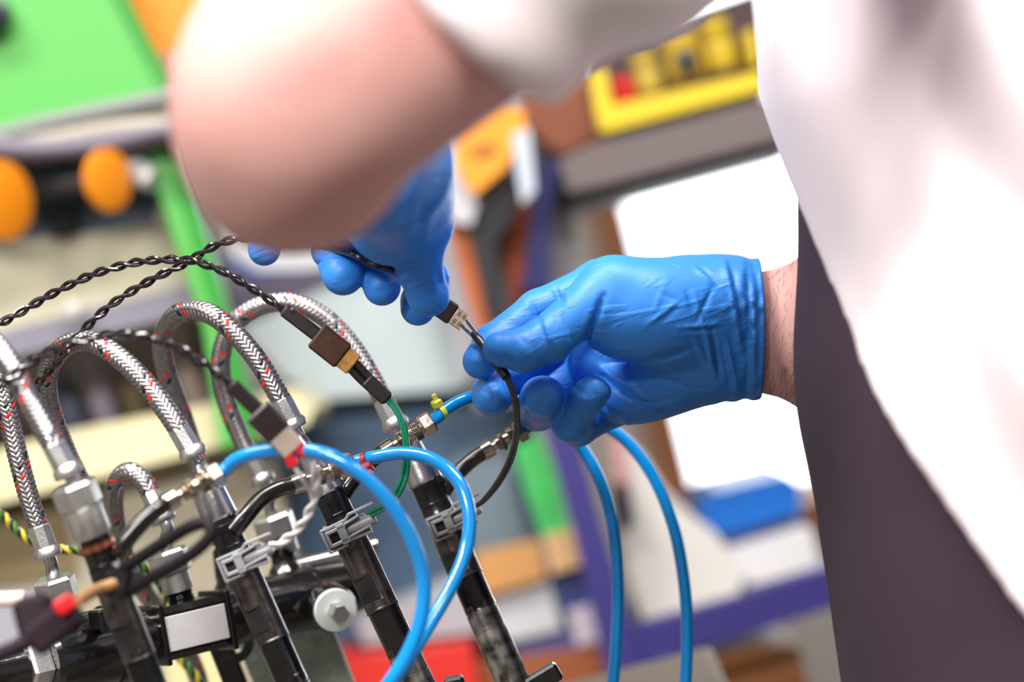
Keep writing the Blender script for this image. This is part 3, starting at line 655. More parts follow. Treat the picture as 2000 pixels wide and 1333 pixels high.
# boss with bolt, washer
bc = PM(657, 1194, 1158); ba = unit(-FW*0.93+RT*0.34-UP*0.08)
mb = MB(); lathe(mb, bc-ba*0.035, ba, [(0, 11.5), (31, 11.5), (32, 11)], 32); mb.build('bolt_boss', BLKG, rail)
mb = MB(); lathe(mb, bc-ba*.003, ba, [(0, 4), (0.1, 10.4), (2.0, 10.4), (2.3, 10.0), (2.4, 4)], 36); mb.build('washer', WASHER, rail, angle=30)
mb = MB(); hexnut(mb, bc-ba*.0006, ba, 0, 9.0, 4.9, rot=0.4); mb.build('bolt_head', STEEL2, rail, angle=20)
mb = MB(); sweep(mb, spline([PM(575, 1108, 1200), PM(650, 1090, 1205), PM(735, 1066, 1212)]), .0038, 14); mb.build('side_pipe', STEEL, rail)
mb = MB(); obox(mb, PM(198, 1210, 1092), ru, e1, upw, .0035, .006, .0045, 0, .0008); mb.build('strap_buckle', BLKM, rail, angle=40)
# bracket: black lug with hole, plate down to the bench
br = thing('mounting_bracket', 'grey speckled plate bracket with a black lug holding the rail', 'bracket', PM(560, 1500, 1200))
zc = PM(545, 1240, 1205); xa, xb = PM(450, 1245, 1205), PM(650, 1245, 1205)
mb = MB(); top = [PM(455, 1235, 1200), PM(640, 1205, 1200)]; dn = np.array([0.10, 0.0, -1.0]); kz = lambda p: p+dn*((p[2]-BT)/1.0)
q = [top[0], top[1], kz(top[1]), kz(top[0])]; V = q+[p+EY*0.008 for p in q]
mb.add(V, [(0, 1, 2, 3)[::-1], (4, 5, 6, 7), (0, 4, 5, 1)[::-1], (1, 5, 6, 2)[::-1], (2, 6, 7, 3)[::-1], (3, 7, 4, 0)[::-1]]); mb.build('bracket_plate', GREYPL, br, smooth=False)
mb = MB(); A = PM(457, 1258, 1172); lathe(mb, A, FW, [(0, 5), (0, 9.5), (6, 9.5), (6, 5), (0, 5)], 32, capped=False); mb.build('lug_ring', BLKG, br, angle=30)
mb = MB(); q0 = PM(428, 1255, 1174); q1 = kz(q0); obox(mb, (q0+q1)/2, unit(np.cross(EY, unit(q1-q0))), EY, unit(q1-q0), .0055, .003, np.linalg.norm(q1-q0)/2, 0, .001); mb.build('lug_arm', BLKG, br, angle=40)

# ---- return lines: rubber stub, knurled coupling, blue tube
def knurl(mb, p, u, s0, s1, r, segs=44):
    n = max(5, int((s1-s0)/0.42)); ax, a1, a2 = frame_for(u); V = []; F = []
    for i in range(n+1):
        for j in range(segs):
            ang = 2*np.pi*j/segs; rr = r+(0.22 if (i+j) % 2 and 0 < i < n else -0.1 if 0 < i < n else -0.25)
            V.append(p+ax*(s0+(s1-s0)*i/n)/1000+rr/1000*(math.cos(ang)*a1+math.sin(ang)*a2))
    for i in range(n):
        for j in range(segs):
            k = (j+1) % segs; F.append((i*segs+j, i*segs+k, (i+1)*segs+k, (i+1)*segs+j))
    F.append(tuple(range(segs))[::-1]); F.append(tuple(n*segs+j for j in range(segs))); mb.add(V, F)
def return_line(label, stub, fit, tube, tmat, tie=None, d_fit=1100, stub_r=.0037):
    base = PM(*tube[-1]); th = thing('return_line', label, 'hose', (base[0], base[1], base[2]), 'injector return lines')
    A, B = PM(*fit[0]), PM(*fit[1]); u = unit(B-A); L = np.linalg.norm(B-A)*1000
    mb = MB(); sweep(mb, spline(pp(stub)+[A+u*.004], .002), stub_r, 18); mb.build('rubber_stub', RUBBER, th)
    mb = MB(); lathe(mb, A, u, [(-.5, 3.6), (0, 4.2), (L*.2, 4.3), (L*.22, 3.9), (L*.22, 2.2), (L*.34, 2.2)], 28); mb.build('crimp_collar', NICKEL, th, angle=30)
    mb = MB(); lathe(mb, A, u, [(L*.30, 2.6), (L*.31, 3.6), (L*.33, 3.2), (L*.35, 3.7), (L*.37, 3.2), (L*.39, 3.7), (L*.40, 3.2), (L*.78, 3.1)], 24); mb.build('coupling_body', NICKEL, th, angle=30)
    mb = MB(); knurl(mb, A, u, L*.40, L*.50, 4.3); knurl(mb, A, u, L*.60, L*.74, 4.6); mb.build('knurled_collar', NICKEL, th, smooth=False)
    mb = MB(); hexnut(mb, A, u, L*.78, L*1.0, 5.6, rot=0.2); mb.build('hex_nut', NICKEL, th, angle=18)
    pts = pp(tube)
    mb = MB(); sweep(mb, spline([B-u*.003, B+u*.003]+pts[1:], .003), .0030, 20); mb.build('blue_tube', tmat, th)
    if tie:
        (tp, tq, hd, tm) = tie; A2, B2 = PM(*tp), PM(*tq); v = unit(B2-A2); h = unit(PM(*hd)-A2)
        mb = MB(); lathe(mb, A2, v, [(-1.1, 3.0), (-1.1, 3.7), (1.1, 3.7), (1.1, 3.0)], 24); tt_ = mb.build('zip_tie', tm, th, angle=30)
        mb = MB(); obox(mb, A2+h*.0048, v, unit(np.cross(v, h)), h, .0021, .0022, .0019, 0, .0006); obox(mb, A2+h*.0075+v*.0004, v, unit(np.cross(v, h)), h, .0011, .0006, .0022, 0, .0003); mb.build('tie_head', tm, tt_, angle=40)
return_line('blue tube arching nearest the camera from a coppery coupling beside the second injector', [(225, 1085, 1006), (245, 1058, 1006), (278, 1020, 1008), (310, 993, 1010)], ((322, 984, 1012), (432, 922, 1020)),
            [(432, 922, 1020), (462, 898, 1018), (510, 883, 1014), (580, 878, 1008), (655, 895, 1002), (735, 952, 998), (795, 1035, 996), (826, 1125, 996), (823, 1205, 996), (795, 1280, 996), (750, 1350, 996), (690, 1440, 1000)], BLUET2)
return_line('blue tube with a red zip tie arching over the sharp injector', [(455, 1040, 1050), (478, 1012, 1052), (510, 975, 1058), (545, 955, 1062), (565, 950, 1064)], ((572, 948, 1065), (690, 905, 1074)),
            [(690, 905, 1074), (735, 893, 1070), (790, 886, 1066), (850, 900, 1060), (898, 945, 1052), (917, 1010, 1046), (910, 1075, 1040), (882, 1145, 1030), (842, 1215, 1022), (800, 1285, 1016), (755, 1355, 1012), (700, 1440, 1010)], BLUET2, ((714, 900, 1072), (735, 893, 1070), (722, 922, 1066), RTIE))
return_line('blue tube with a yellow zip tie passing behind the gloved hand', [(662, 985, 1098), (678, 955, 1099), (705, 920, 1102), (735, 893, 1104)], ((748, 884, 1105), (845, 822, 1108)),
            [(845, 822, 1108), (875, 797, 1112), (930, 775, 1120), (1005, 785, 1160), (1072, 818, 1178), (1130, 868, 1178), (1174, 945, 1172), (1199, 1040, 1168), (1207, 1150, 1166), (1204, 1250, 1165), (1196, 1345, 1165), (1180, 1460, 1165)], BLUET, ((862, 806, 1110), (875, 797, 1112), (852, 786, 1108), YTIE))
return_line('outermost blue tube hanging at the right below the gloved hand', [(862, 968, 1148), (885, 935, 1148), (915, 905, 1148), (935, 890, 1148)], ((944, 884, 1148), (1026, 838, 1150)),
            [(1026, 838, 1150), (1060, 824, 1160), (1135, 815, 1192), (1212, 852, 1192), (1272, 925, 1185), (1314, 1025, 1178), (1335, 1130, 1175), (1342, 1230, 1172), (1338, 1345, 1170), (1325, 1460, 1170)], BLUET)

# ---- wires
def twisted(mb, path, r_off, r_w, pitch, mi=0, segs=8, ph=0.0):
    T, N, B = frames(path); L = np.concatenate([[0], np.cumsum(np.linalg.norm(np.diff(path, axis=0), axis=1))])
    for k in (0, 1):
        a = 2*np.pi*L/pitch+np.pi*k+ph
        sweep(mb, path+r_off*(np.cos(a)[:, None]*N+np.sin(a)[:, None]*B), r_w, segs, mi if not isinstance(mi, (list, tuple)) else mi[k])
def stick(mb, a, b, w, h, bev=.0006, mi=0, up=None):
    """box from a to b with cross-section half sizes w (in the picture plane) and h (towards us)"""
    u = unit(b-a); _, e1, e2 = frame_for(u); obox(mb, (a+b)/2, u, e2, e1, np.linalg.norm(b-a)/2, w, h, mi, bev)
# cable 1: top black pair -> brown connector
c1 = thing('twisted_cable', 'twisted black cable in the middle ending in a brown plug with amber tip', 'cable', PM(-60, 690, 1095), 'twisted black test leads')
mb = MB(); twisted(mb, spline(pp([(-180, 760, 1068), (-60, 668, 1072), (20, 622, 1084), (110, 570, 1094), (180, 537, 1093), (250, 516, 1092), (310, 508, 1090), (370, 509, 1088), (430, 528, 1088), (490, 562, 1088), (535, 592, 1088), (558, 608, 1088)]), .001), .00125, .00098, .0165); mb.build('wire_pair', BLKW, c1)
mb = MB(); stick(mb, PM(554, 604, 1088), PM(632, 664, 1088), .0032, .0024, .001); mb.build('heat_shrink', SHRINK, c1)
mb = MB(); stick(mb, PM(618, 655, 1088), PM(672, 698, 1088), .0064, .0042, .001); mb.build('socket_body', BROWNC, c1)
mb = MB(); sweep(mb, pp([(568, 602, 1084), (570, 604, 1084), (572, 606, 1084)]), .0008, 8); mb.build('solder_bead', STEEL, c1)
l1 = thing('injector_lead', 'green wire lead with amber plug and grey clip on the sharp injector', 'cable', PM(680, 1060, 1085), 'injector leads with grey clips')
mb = MB(); stick(mb, PM(671, 697, 1088), PM(692, 714, 1088), .0052, .0036, .0006); mb.build('plug_tip', AMBER, l1)
for sx, sy in ((5, -5), (-6, 6)):
    mb = MB(); sweep(mb, spline(pp([(684+sx, 708+sy, 1088), (712+sx, 738+sy, 1088), (738+sx*.7, 764+sy*.7, 1088)]), .002), np.linspace(.0019, .0017, len(spline(pp([(684+sx, 708+sy, 1088), (712+sx, 738+sy, 1088), (738+sx*.7, 764+sy*.7, 1088)]), .002))), 12); mb.build('heat_shrink', SHRINK, l1)
mb = MB(); stick(mb, PM(716, 742, 1088), PM(758, 782, 1088), .0034, .0026, .001); mb.build('heat_shrink', SHRINK, l1)
for off in (-3, 3):
    mb = MB(); sweep(mb, spline(pp([(752+off, 776-off, 1088), (772+off, 798, 1086), (788+off, 835, 1082), (794+off, 880, 1080), (790+off*1.6, 930, 1078), (772+off*1.6, 970, 1078), (748+off, 992+off, 1079), (722+off, 1006+off, 1080)]), .002), .00098, 10); mb.build('green_wire', GREENW, l1)
# cable 2: pair that runs from the left hand down to the left
c2 = thing('twisted_cable', 'twisted black cable running from the left hand behind the other down to the left', 'cable', PM(-40, 850, 1100), 'twisted black test leads')
mb = MB(); twisted(mb, spline(pp([(-60, 880, 1112), (20, 808, 1106), (90, 730, 1092), (125, 690, 1080), (160, 648, 1084), (225, 590, 1090), (300, 545, 1094), (370, 510, 1096), (420, 480, 1097), (470, 466, 1098), (540, 466, 1098), (620, 478, 1090)]), .001), .00125, .00098, .0165, ph=1.0); mb.build('wire_pair', BLKW, c2)
mb = MB(); sweep(mb, spline(pp([(612, 476, 1091), (650, 486, 1082), (690, 497, 1070), (720, 514, 1068), (760, 526, 1067), (790, 545, 1072), (825, 570, 1084), (850, 592, 1086)]), .001), .0015, 10); mb.build('wire_sleeve', BLKW, c2)
mb = MB(); stick(mb, PM(848, 590, 1086), PM(886, 616, 1086), .0050, .0036, .0007); mb.build('socket_body', mat('dark_socket', (58, 42, 36), 0.4, bump=.2, bscale=500), c2)
mb = MB(); stick(mb, PM(886, 616, 1086), PM(909, 632, 1086), .0042, .0030, .0006); mb.build('clear_housing', CLEAR, c2)
for i in (-1, 1):
    for j in (0, 1):
        a = PM(890+j*9-i*5, 619+j*6+i*7, 1084.5); mb = MB(); stick(mb, a, a+unit(PM(909, 632, 1086)-PM(886, 616, 1086))*.0016, .0012, .0012, .0003); mb.build('contact', GOLD, c2)
# lead 4: held by the right glove
l4 = thing('injector_lead', 'dark grey wire lead pinched by the right glove, clipped to the rightmost injector', 'cable', PM(890, 1050, 1130), 'injector leads with grey clips')
for i in (-1, 1):
    mb = MB(); stick(mb, PM(905-i*5, 630+i*5, 1085), PM(928-i*3, 655+i*3, 1083), .0008, .0008, .0003); mb.build('pin', STEEL, l4)
mb = MB(); pth = spline(pp([(924, 652, 1083), (945, 676, 1078), (965, 703, 1074), (985, 730, 1072), (990, 738, 1071)]), .001); sweep(mb, pth, np.interp(np.linspace(0, 1, len(pth)), [0, .15, .3, .45, .8, 1], [.0016, .0021, .0017, .0022, .0024, .0022]), 14); mb.build('heat_shrink', SHRINK, l4)
for off in (-2.5, 2.5):
    mb = MB(); sweep(mb, spline(pp([(984+off, 728, 1072), (1000+off, 762, 1072), (1009+off, 800, 1076), (1008+off, 850, 1084), (996+off*1.5, 900, 1095), (972+off*1.5, 945, 1110), (945+off, 978, 1122), (928+off, 990, 1128)]), .002), .00092, 10); mb.build('grey_wire', GREYW, l4)
# cable 3: near blurred pair with red-sleeved plug
c3 = thing('twisted_cable', 'blurred near twisted black cable ending in a plug with red sleeves', 'cable', PM(-80, 840, 1000), 'twisted black test leads')
mb = MB(); twisted(mb, spline(pp([(-160, 860, 1010), (-70, 800, 1004), (10, 745, 1002), (70, 702, 1000), (140, 672, 1000), (210, 656, 998), (280, 658, 998), (340, 676, 998), (400, 712, 1000), (440, 742, 1002), (456, 755, 1003)]), .001), .00125, .00098, .0165, ph=.5); mb.build('wire_pair', BLKW, c3)
mb = MB(); stick(mb, PM(450, 750, 1003), PM(514, 812, 1005), .0032, .0026, .001); mb.build('heat_shrink', SHRINK, c3)
mb = MB(); stick(mb, PM(502, 802, 1005), PM(546, 848, 1006), .0060, .0040, .001); mb.build('socket_body', SHRINK, c3)
mb = MB(); stick(mb, PM(500, 822, 1006), PM(526, 850, 1006), .0022, .0034, .0005); mb.build('red_stripe', REDP, c3)
l3 = thing('injector_lead', 'white twisted wire lead with red sleeves and grey clip on the second injector', 'cable', PM(480, 1100, 1030), 'injector leads with grey clips')
mb = MB(); stick(mb, PM(545, 847, 1006), PM(575, 880, 1007), .0050, .0034, .0006); mb.build('plug_tip', mat('plug_tip_beige', (190, 172, 158), .3, coat=.3), l3)
for a, b in (((560, 880), (575, 912)), ((577, 862), (598, 890))):
    mb = MB(); stick(mb, PM(*a, 1006), PM(*b, 1006), .0023, .0022, .0006); mb.build('red_sleeve', REDP, l3)
mb = MB(); pth = spline(pp([(594, 886, 1007), (610, 912, 1010), (617, 945, 1016), (610, 985, 1024), (592, 1020, 1030), (570, 1045, 1036), (548, 1060, 1040), (530, 1068, 1042)]), .001); twisted(mb, pth, .0012, .00105, .019, ph=.4, segs=10); mb.build('wire_pair', WHITEW, l3)
mb = MB(); sweep(mb, spline(pp([(574, 910, 1006), (590, 935, 1008), (606, 960, 1018)]), .001), .0010, 10); mb.build('white_wire', WHITEW, l3)

# ---- grey clips on the injectors
def clip(parent, A0, Udir, Vdir, d, k):
    """A0: pixel of the left middle; U along the clip, V along the injector; k scale of a pixel in mm"""
    o = PM(A0[0], A0[1], d); V = unit(Vdir[0]*RT-Vdir[1]*UP); U = Udir[0]*RT-Udir[1]*UP; U = unit(U-V*np.dot(U, V)); W = -unit(np.cross(U, V)); W = W if W@FW < 0 else -W
    def at(u_, v_, w_): return o+(U*u_+V*v_)*k/1000+W*w_/1000
    def bar(mb, a, b, wv, w0, hw=.0016):
        a_, b_ = at(*a, w0), at(*b, w0); x = unit(b_-a_); y = np.cross(W, x); obox(mb, (a_+b_)/2, x, y, W, np.linalg.norm(b_-a_)/2+wv*k/2000, wv*k/1000/2*1.2, hw, 0, .00035)
    mb = MB()
    for w0 in (8.6,):
        bar(mb, (0, -21), (52, -21), 4.5, w0, .002); bar(mb, (52, -21), (62, -28), 4.5, w0, .002); bar(mb, (62, -28), (112, -28), 5, w0, .002); bar(mb, (0, -21), (0, 24), 4.5, w0, .002); bar(mb, (0, 24), (36, 24), 4.5, w0, .002); bar(mb, (36, 17), (88, 21), 5, w0, .002); bar(mb, (36, 24), (36, 17), 4, w0, .002)
    mb.build('outer_frame', GREYP, parent, angle=40)
    mb = MB()
    bar(mb, (8, -12), (45, -12), 6, 9.6, .0024); bar(mb, (8, 14), (45, 14), 6, 9.6, .0024); bar(mb, (8, -12), (8, 14), 5, 9.6, .0024); bar(mb, (38, -12), (38, 14), 14, 9.6, .0024); bar(mb, (45, -14), (75, -18), 4, 9.4, .002); bar(mb, (46, 12), (92, 9), 4, 9.2, .002)
    mb.build('inner_frame', GREYP, parent, angle=40)
    mb = MB(); lathe(mb, at(46, 0, 7.5), U, [(0, 2.0), (4*k*2, 2.4), (50*k, 2.6), (60*k, 2.3), (60*k, 1.2)], 18); mb.build('wire_boot', GREYP, parent, angle=35)
    mb = MB(); obox(mb, at(44, 2, 4.0), U, V, W, 44*k/1000, 19*k/1000, .0034, 0, .0006); mb.build('clip_base', GREYP, parent, angle=40)
    mb = MB(); obox(mb, at(19, 1, 7.9), U, V, W, 11*k/1000, 9*k/1000, .0012, 0, .0004); mb.build('latch_recess', MATT, parent, angle=40)
    for w0 in (-9,):
        mb = MB(); bar(mb, (0, -21), (60, -21), 5, w0, .0016); bar(mb, (0, 24), (60, 20), 5, w0, .0016); bar(mb, (0, -21), (0, 24), 5, w0, .0016); mb.build('rear_frame', GREYP, parent, angle=40)
        mb = MB(); obox(mb, at(1, 1.5, 0), U, V, W, .0006, 23*k/1000, .0095, 0, .0003); mb.build('clip_side', GREYP, parent, angle=40)
clip(l1, (639, 1055), (0.88, -0.47), (0.43, 0.90), 1091, .232)
clip(l3, (438, 1110), (0.90, -0.44), (0.40, 0.92), 1052, .222)
clip(l4, (843, 1033), (0.90, -0.44), (0.40, 0.92), 1143, .240)

# near injector's black lead, crocodile clip, earth wires, clamp handles
lb = thing('injector_lead', 'blurred black looped cable plugged into the nearest injector', 'cable', PM(250, 1160, 985))
mb = MB(); sweep(mb, spline(pp([(250, 1158, 988), (290, 1132, 978), (340, 1105, 970), (385, 1075, 965), (412, 1045, 963), (405, 1022, 965), (370, 1030, 968), (320, 1060, 974), (270, 1092, 980), (238, 1112, 986)]), .002), .0027, 14); mb.build('cable_loop', mat('dark_cable', (22, 14, 21), .6, spec=0.25), lb)
mb = MB(); stick(mb, PM(215, 1128, 990), PM(258, 1146, 988), .0075, .006, .0015); mb.build('plug_body', BLKM, lb)
cc = thing('crocodile_clip', 'blurred dark clip with a red tip and pale wire at the far left', 'clip', PM(90, 1260, 925))
mb = MB(); stick(mb, PM(60, 1262, 925), PM(150, 1185, 927), .0062, .005, .002); mb.build('jaw', mat('dark_boot', (30, 17, 26), .7, spec=0.2), cc)
mb = MB(); stick(mb, PM(60, 1165, 932), PM(82, 1250, 929), .0075, .006, .003); mb.build('boot', MATS['dark_boot'], cc)
mb = MB(); stick(mb, PM(112, 1192, 922), PM(142, 1172, 922), .0030, .004, .001); mb.build('red_tip', REDP, cc)
mb = MB(); sweep(mb, spline(pp([(-90, 1172, 975), (0, 1172, 972), (48, 1170, 970)]), .002), .0030, 12); mb.build('pale_wire', mat('pale_wire', (216, 196, 184), .5), cc)
mb = MB(); sweep(mb, spline(pp([(146, 1178, 927), (185, 1155, 975), (225, 1140, 985)]), .002), .0026, 12); mb.build('tan_wire', mat('tan_wire', (150, 110, 70), .5), cc)
mb = MB(); sweep(mb, spline(pp([(-60, 1300, 918), (20, 1270, 922), (80, 1240, 924)]), .002), .0030, 12); mb.build('dark_wire', MATS['dark_boot'], cc)
ew = thing('earth_wires', 'twisted yellow, green and black wires behind the leftmost hose', 'cable', PM(-40, 980, 1180))
mb = MB(); twisted(mb, spline(pp([(-80, 930, 1180), (0, 1003, 1178), (50, 1050, 1178), (110, 1072, 1178), (170, 1078, 1180), (240, 1090, 1185), (300, 1125, 1190), (335, 1190, 1195)]), .0012), .0013, .0011, .011, [0, 1]); twisted(mb, spline(pp([(-80, 930, 1180), (0, 1003, 1178), (50, 1050, 1178), (110, 1072, 1178), (170, 1078, 1180), (240, 1090, 1185), (300, 1125, 1190), (335, 1190, 1195)]), .0012), .0013, .0010, .011, [2, 2], ph=1.57); mb.build('wire_bundle', [YGW, YGG, BLKW], ew)
ew = thing('earth_wires', 'twisted yellow, green and black wires below the rail label', 'cable', PM(400, 1420, 1210))
mb = MB(); pth = spline(pp([(325, 1250, 1212), (350, 1285, 1210), (385, 1325, 1208), (420, 1380, 1206), (450, 1480, 1205)]), .0012); twisted(mb, pth, .0013, .0011, .013, [0, 1]); twisted(mb, pth, .0013, .0010, .013, [2, 2], ph=1.57); mb.build('wire_bundle', [YGW, YGG, BLKW], ew)
for lab, pts, wd in (('black clamp handle between the third and fourth injectors', ((885, 1322, 1085), (905, 1420, 1085)), .0045), ('black angled clamp handle right of the rightmost injector', ((1092, 1308, 1100), (1030, 1345, 1100)), .0042)):
    a, b = PM(*pts[0]), PM(*pts[1]); th = thing('clamp_handle', lab, 'handle', (b[0], b[1], BT), 'black clamp handles')
    mb = MB(); stick(mb, a, b, wd, .005, .0012); mb.build('grip', BLKM, th, angle=40)
    mb = MB(); lathe(mb, np.array([b[0], b[1], BT]), EZ, [(0, 12), (4, 12), (5, 5), ((b[2]-BT)*1000+2, 4.5)], 20); mb.build('post', BLKM, th, angle=35)
# ================================================================== the person
def w2c(p):
    q = np.asarray(p, float)-CAM
    return np.array([q@RT, q@UP, q@FW], np.float32)*1000
person = thing('person', 'person in white short-sleeved shirt and dark lower garment, wearing blue gloves, holding a small plug', 'person', (float(P(2050, 900, 1.04)[0])+0.05, float(P(2050, 900, 1.04)[1]), 0.0))
ARM_E = cm(640, 125, 800); ARM_S = cm(1760, -720, 850); ARM_A = (ARM_S-ARM_E)/np.linalg.norm(ARM_S-ARM_E)
HEM = ARM_E+ARM_A*44
def zs(p, c=1040.0, k=1.35):
    q = p.copy(); q[..., 2] = (q[..., 2]-c)/k+c; return q
HIP = np.array([265, -165, 1040], np.float32); CHE = np.array([243, 150, 1040], np.float32); MIDT = np.array([245.5, -10, 1040], np.float32); NEC = np.array([190, 290, 1030], np.float32)
def torso(p, off=0.0):
    q = zs(p)
    d = smin(sd_cone(q, HIP, MIDT, 116+off, 118+off), sd_cone(q, MIDT, CHE, 118+off, 116+off), 10)
    d = smin(d, sd_cone(q, CHE, NEC, 112+off, 62+off), 60)
    return d
RSH = np.array([200, 235, 1215], np.float32); REL = cm(2230, 590, 1190)
def arm_left(p):
    d = sd_cone(p, ARM_E, ARM_S, 46.5, 54)
    d = smin(d, sd_ell(p, cm(550, 264, 800), (32.5, 31, 36)), 16); d = smin(d, sd_ell(p, cm(588, 354, 812), (31, 24, 34), rotz(12)), 9)          # point of the elbow
    d = smin(d, sd_ell(p, cm(525, 180, 800), (27, 29, 34)), 16)
    d = smin(d, sd_cone(p, cm(560, 275, 815), cm(606, 280, 885), 33, 30), 14)
    d = smin(d, sd_cone(p, cm(606, 280, 885), cm(755, 330, 1000), 30, 21), 14)
    d = smin(d, sd_cone(p, cm(755, 330, 1000), cm(765, 400, 1040), 20, 16), 10)
    return d
def wrist_right(p):
    q = p.copy(); c0 = cm(1487, 648, 1102); q[..., 2] = (q[..., 2]-c0[2])*1.3+c0[2]
    d = sd_cone(q, cm(1410, 650, 1106), cm(1560, 650, 1102), 25, 31.2)
    d = smin(d, sd_cone(p, cm(1640, 655, 1108), REL, 27.0, 42), 16)
    d = smin(d, sd_cone(p, REL, RSH, 44, 54), 25)
    return d
def body_fn(p):
    d = smin(torso(p, -3.0), arm_left(p), 35)
    return smin(d, wrist_right(p), 20)
body = sdf_obj('body', body_fn, (-175, -290, 690), (420, 350, 1330), 4.0, SKIN, person, 3)
body['label'] = 'bare forearms and elbow skin'

# fine dark hair on the bare wrist
bm_ = body.data; n = len(bm_.vertices); V = np.empty(n*3); bm_.vertices.foreach_get('co', V); V = V.reshape(-1, 3)+np.array(wloc(body))
NV = np.empty(n*3); bm_.vertices.foreach_get('normal', NV); NV = NV.reshape(-1, 3)
q = V-CAM; zz = q@FW; px = 1000+q@RT/zz*FPX; py = 666.5-q@UP/zz*FPX
sel = np.where((px > 1488) & (px < 1650) & (py > 480) & (py < 830) & (NV@FW < 0.25) & (zz > 1.03) & (zz < 1.16))[0]
mb = MB(); HAIR = mat('arm_hair', (70, 45, 35), 0.5)
for k in range(700):
    i = RNG.choice(sel); p0 = V[i]+RNG.normal(0, .0016, 3); nn = NV[i]; p0 = p0-nn*0.0006
    low = 1.0 if py[i] > 700 else 0.55
    dr = unit(-RT*RNG.uniform(-0.2, 0.5)-UP*RNG.uniform(0.5, 1.2)+nn*RNG.uniform(0.15, 0.5)); L = RNG.uniform(.003, .008)*low
    tt = np.linspace(0, 1, 5)[:, None]
    sweep(mb, p0+dr*L*tt-UP*0.0012*tt**2+RT*RNG.uniform(-.001, .001)*tt**2, np.linspace(.00009, .00004, 5), 3, caps=False)
if len(sel): mb.build('arm_hair', HAIR, body, kind='stuff')

# ---- clothes
def hem_cut(p): return -(p[..., 1]+0.96*p[..., 0]-0.76*p[..., 2]+606.5)/1.58
def fold(p, ax, ay, per, amp, ph=0.0, wob=0.35):
    s = p[..., 0]*ax+p[..., 1]*ay
    return amp*np.sin(s*2*np.pi/per+ph+wob*np.sin(p[..., 1]/37.0+p[..., 2]/50.0))
def shirt_fn(p):
    q = p
    t = torso(p, 7.0)
    t = t+fold(p, 0.86, 0.5, 58, 3.2, 0.6)+fold(p, 0.93, 0.36, 31, 1.0, 1.2)
    t = smax(t, hem_cut(p), 5)
    t = np.maximum(t, p[..., 1]-285.0)
    s = sd_cone(p, HEM-ARM_A*30, HEM+ARM_A*95, 51, 64); s = smin(s, sd_cone(p, HEM+ARM_A*95, ARM_S+np.float32([20, -10, 40]), 62, 70), 20)
    s = s+fold(p, 0.5, 0.87, 44, 2.2, 0.3)
    al = (p-HEM)@ARM_A; s = smax(s, (-(al)+0.45*(p[..., 2]-800)), 3.0)
    r = sd_cone(p, RSH, RSH+(REL-RSH)*0.55, 66, 60)
    r = np.maximum(r, ((p-RSH)@((REL-RSH)/np.linalg.norm(REL-RSH)))-120)
    d = smin(smin(t, s, 22), r, 22)
    return d
sdf_obj('shirt', shirt_fn, (-90, -260, 680), (425, 345, 1330), 4.0, SHIRT, person, 3)['label'] = 'white short-sleeved shirt'
hipw = np.array(person.location); L0 = w2c((hipw[0]+0.03, hipw[1]-0.11, 0.06)); R0_ = w2c((hipw[0]+0.03, hipw[1]+0.12, 0.06))
LK = w2c((hipw[0]-0.02, hipw[1]-0.11, 0.45)); RK = w2c((hipw[0]-0.02, hipw[1]+0.12, 0.45))
def dark_fn(p):
    q = zs(p); t = smin(sd_cone(q, HIP, MIDT, 117.5, 119.5), sd_cone(q, MIDT, CHE, 119.5, 117.5), 10)
    t = t+fold(p, 0.9, 0.1, 70, 1.6, 0.2)
    t = np.maximum(t, p[..., 1]-150)
    for K, F_, dz in ((LK, L0, -75), (RK, R0_, 75)):
        g = smin(sd_cone(p, HIP+np.float32([0, -30, dz]), K, 98, 72), sd_cone(p, K, F_, 70, 52), 20); t = smin(t, g, 25)
    return t
lo = np.minimum(np.minimum(L0, R0_)-80, (90, -300, 800)); hi = np.maximum(np.maximum(L0, R0_)+80, (400, 160, 1260))
sdf_obj('dark_garment', dark_fn, lo, hi, 7.5, DARKC, person, 2)['label'] = 'dark purple-grey lower garment'
SHOE = mat('shoe_leather', (30, 28, 30), 0.5)
for F_ in (L0, R0_):
    wp = cam2world(F_[None].astype(float))[0]
    def shoe_fn(p, c=F_): 
        e = sd_cone(p, c+down*25, c+down*25+left*150, 42, 34)
        return np.maximum(e, ((p-c)@down)-56)
    down = w2c(CAM+np.array([0, 0, -1.0]))/1000; left = w2c(CAM+np.array([-1.0, 0, 0]))/1000
    b0, b1 = bounds([F_, F_+left*150+down*30], 80); sdf_obj('shoe', shoe_fn, b0, b1, 6, SHOE, person, 2)

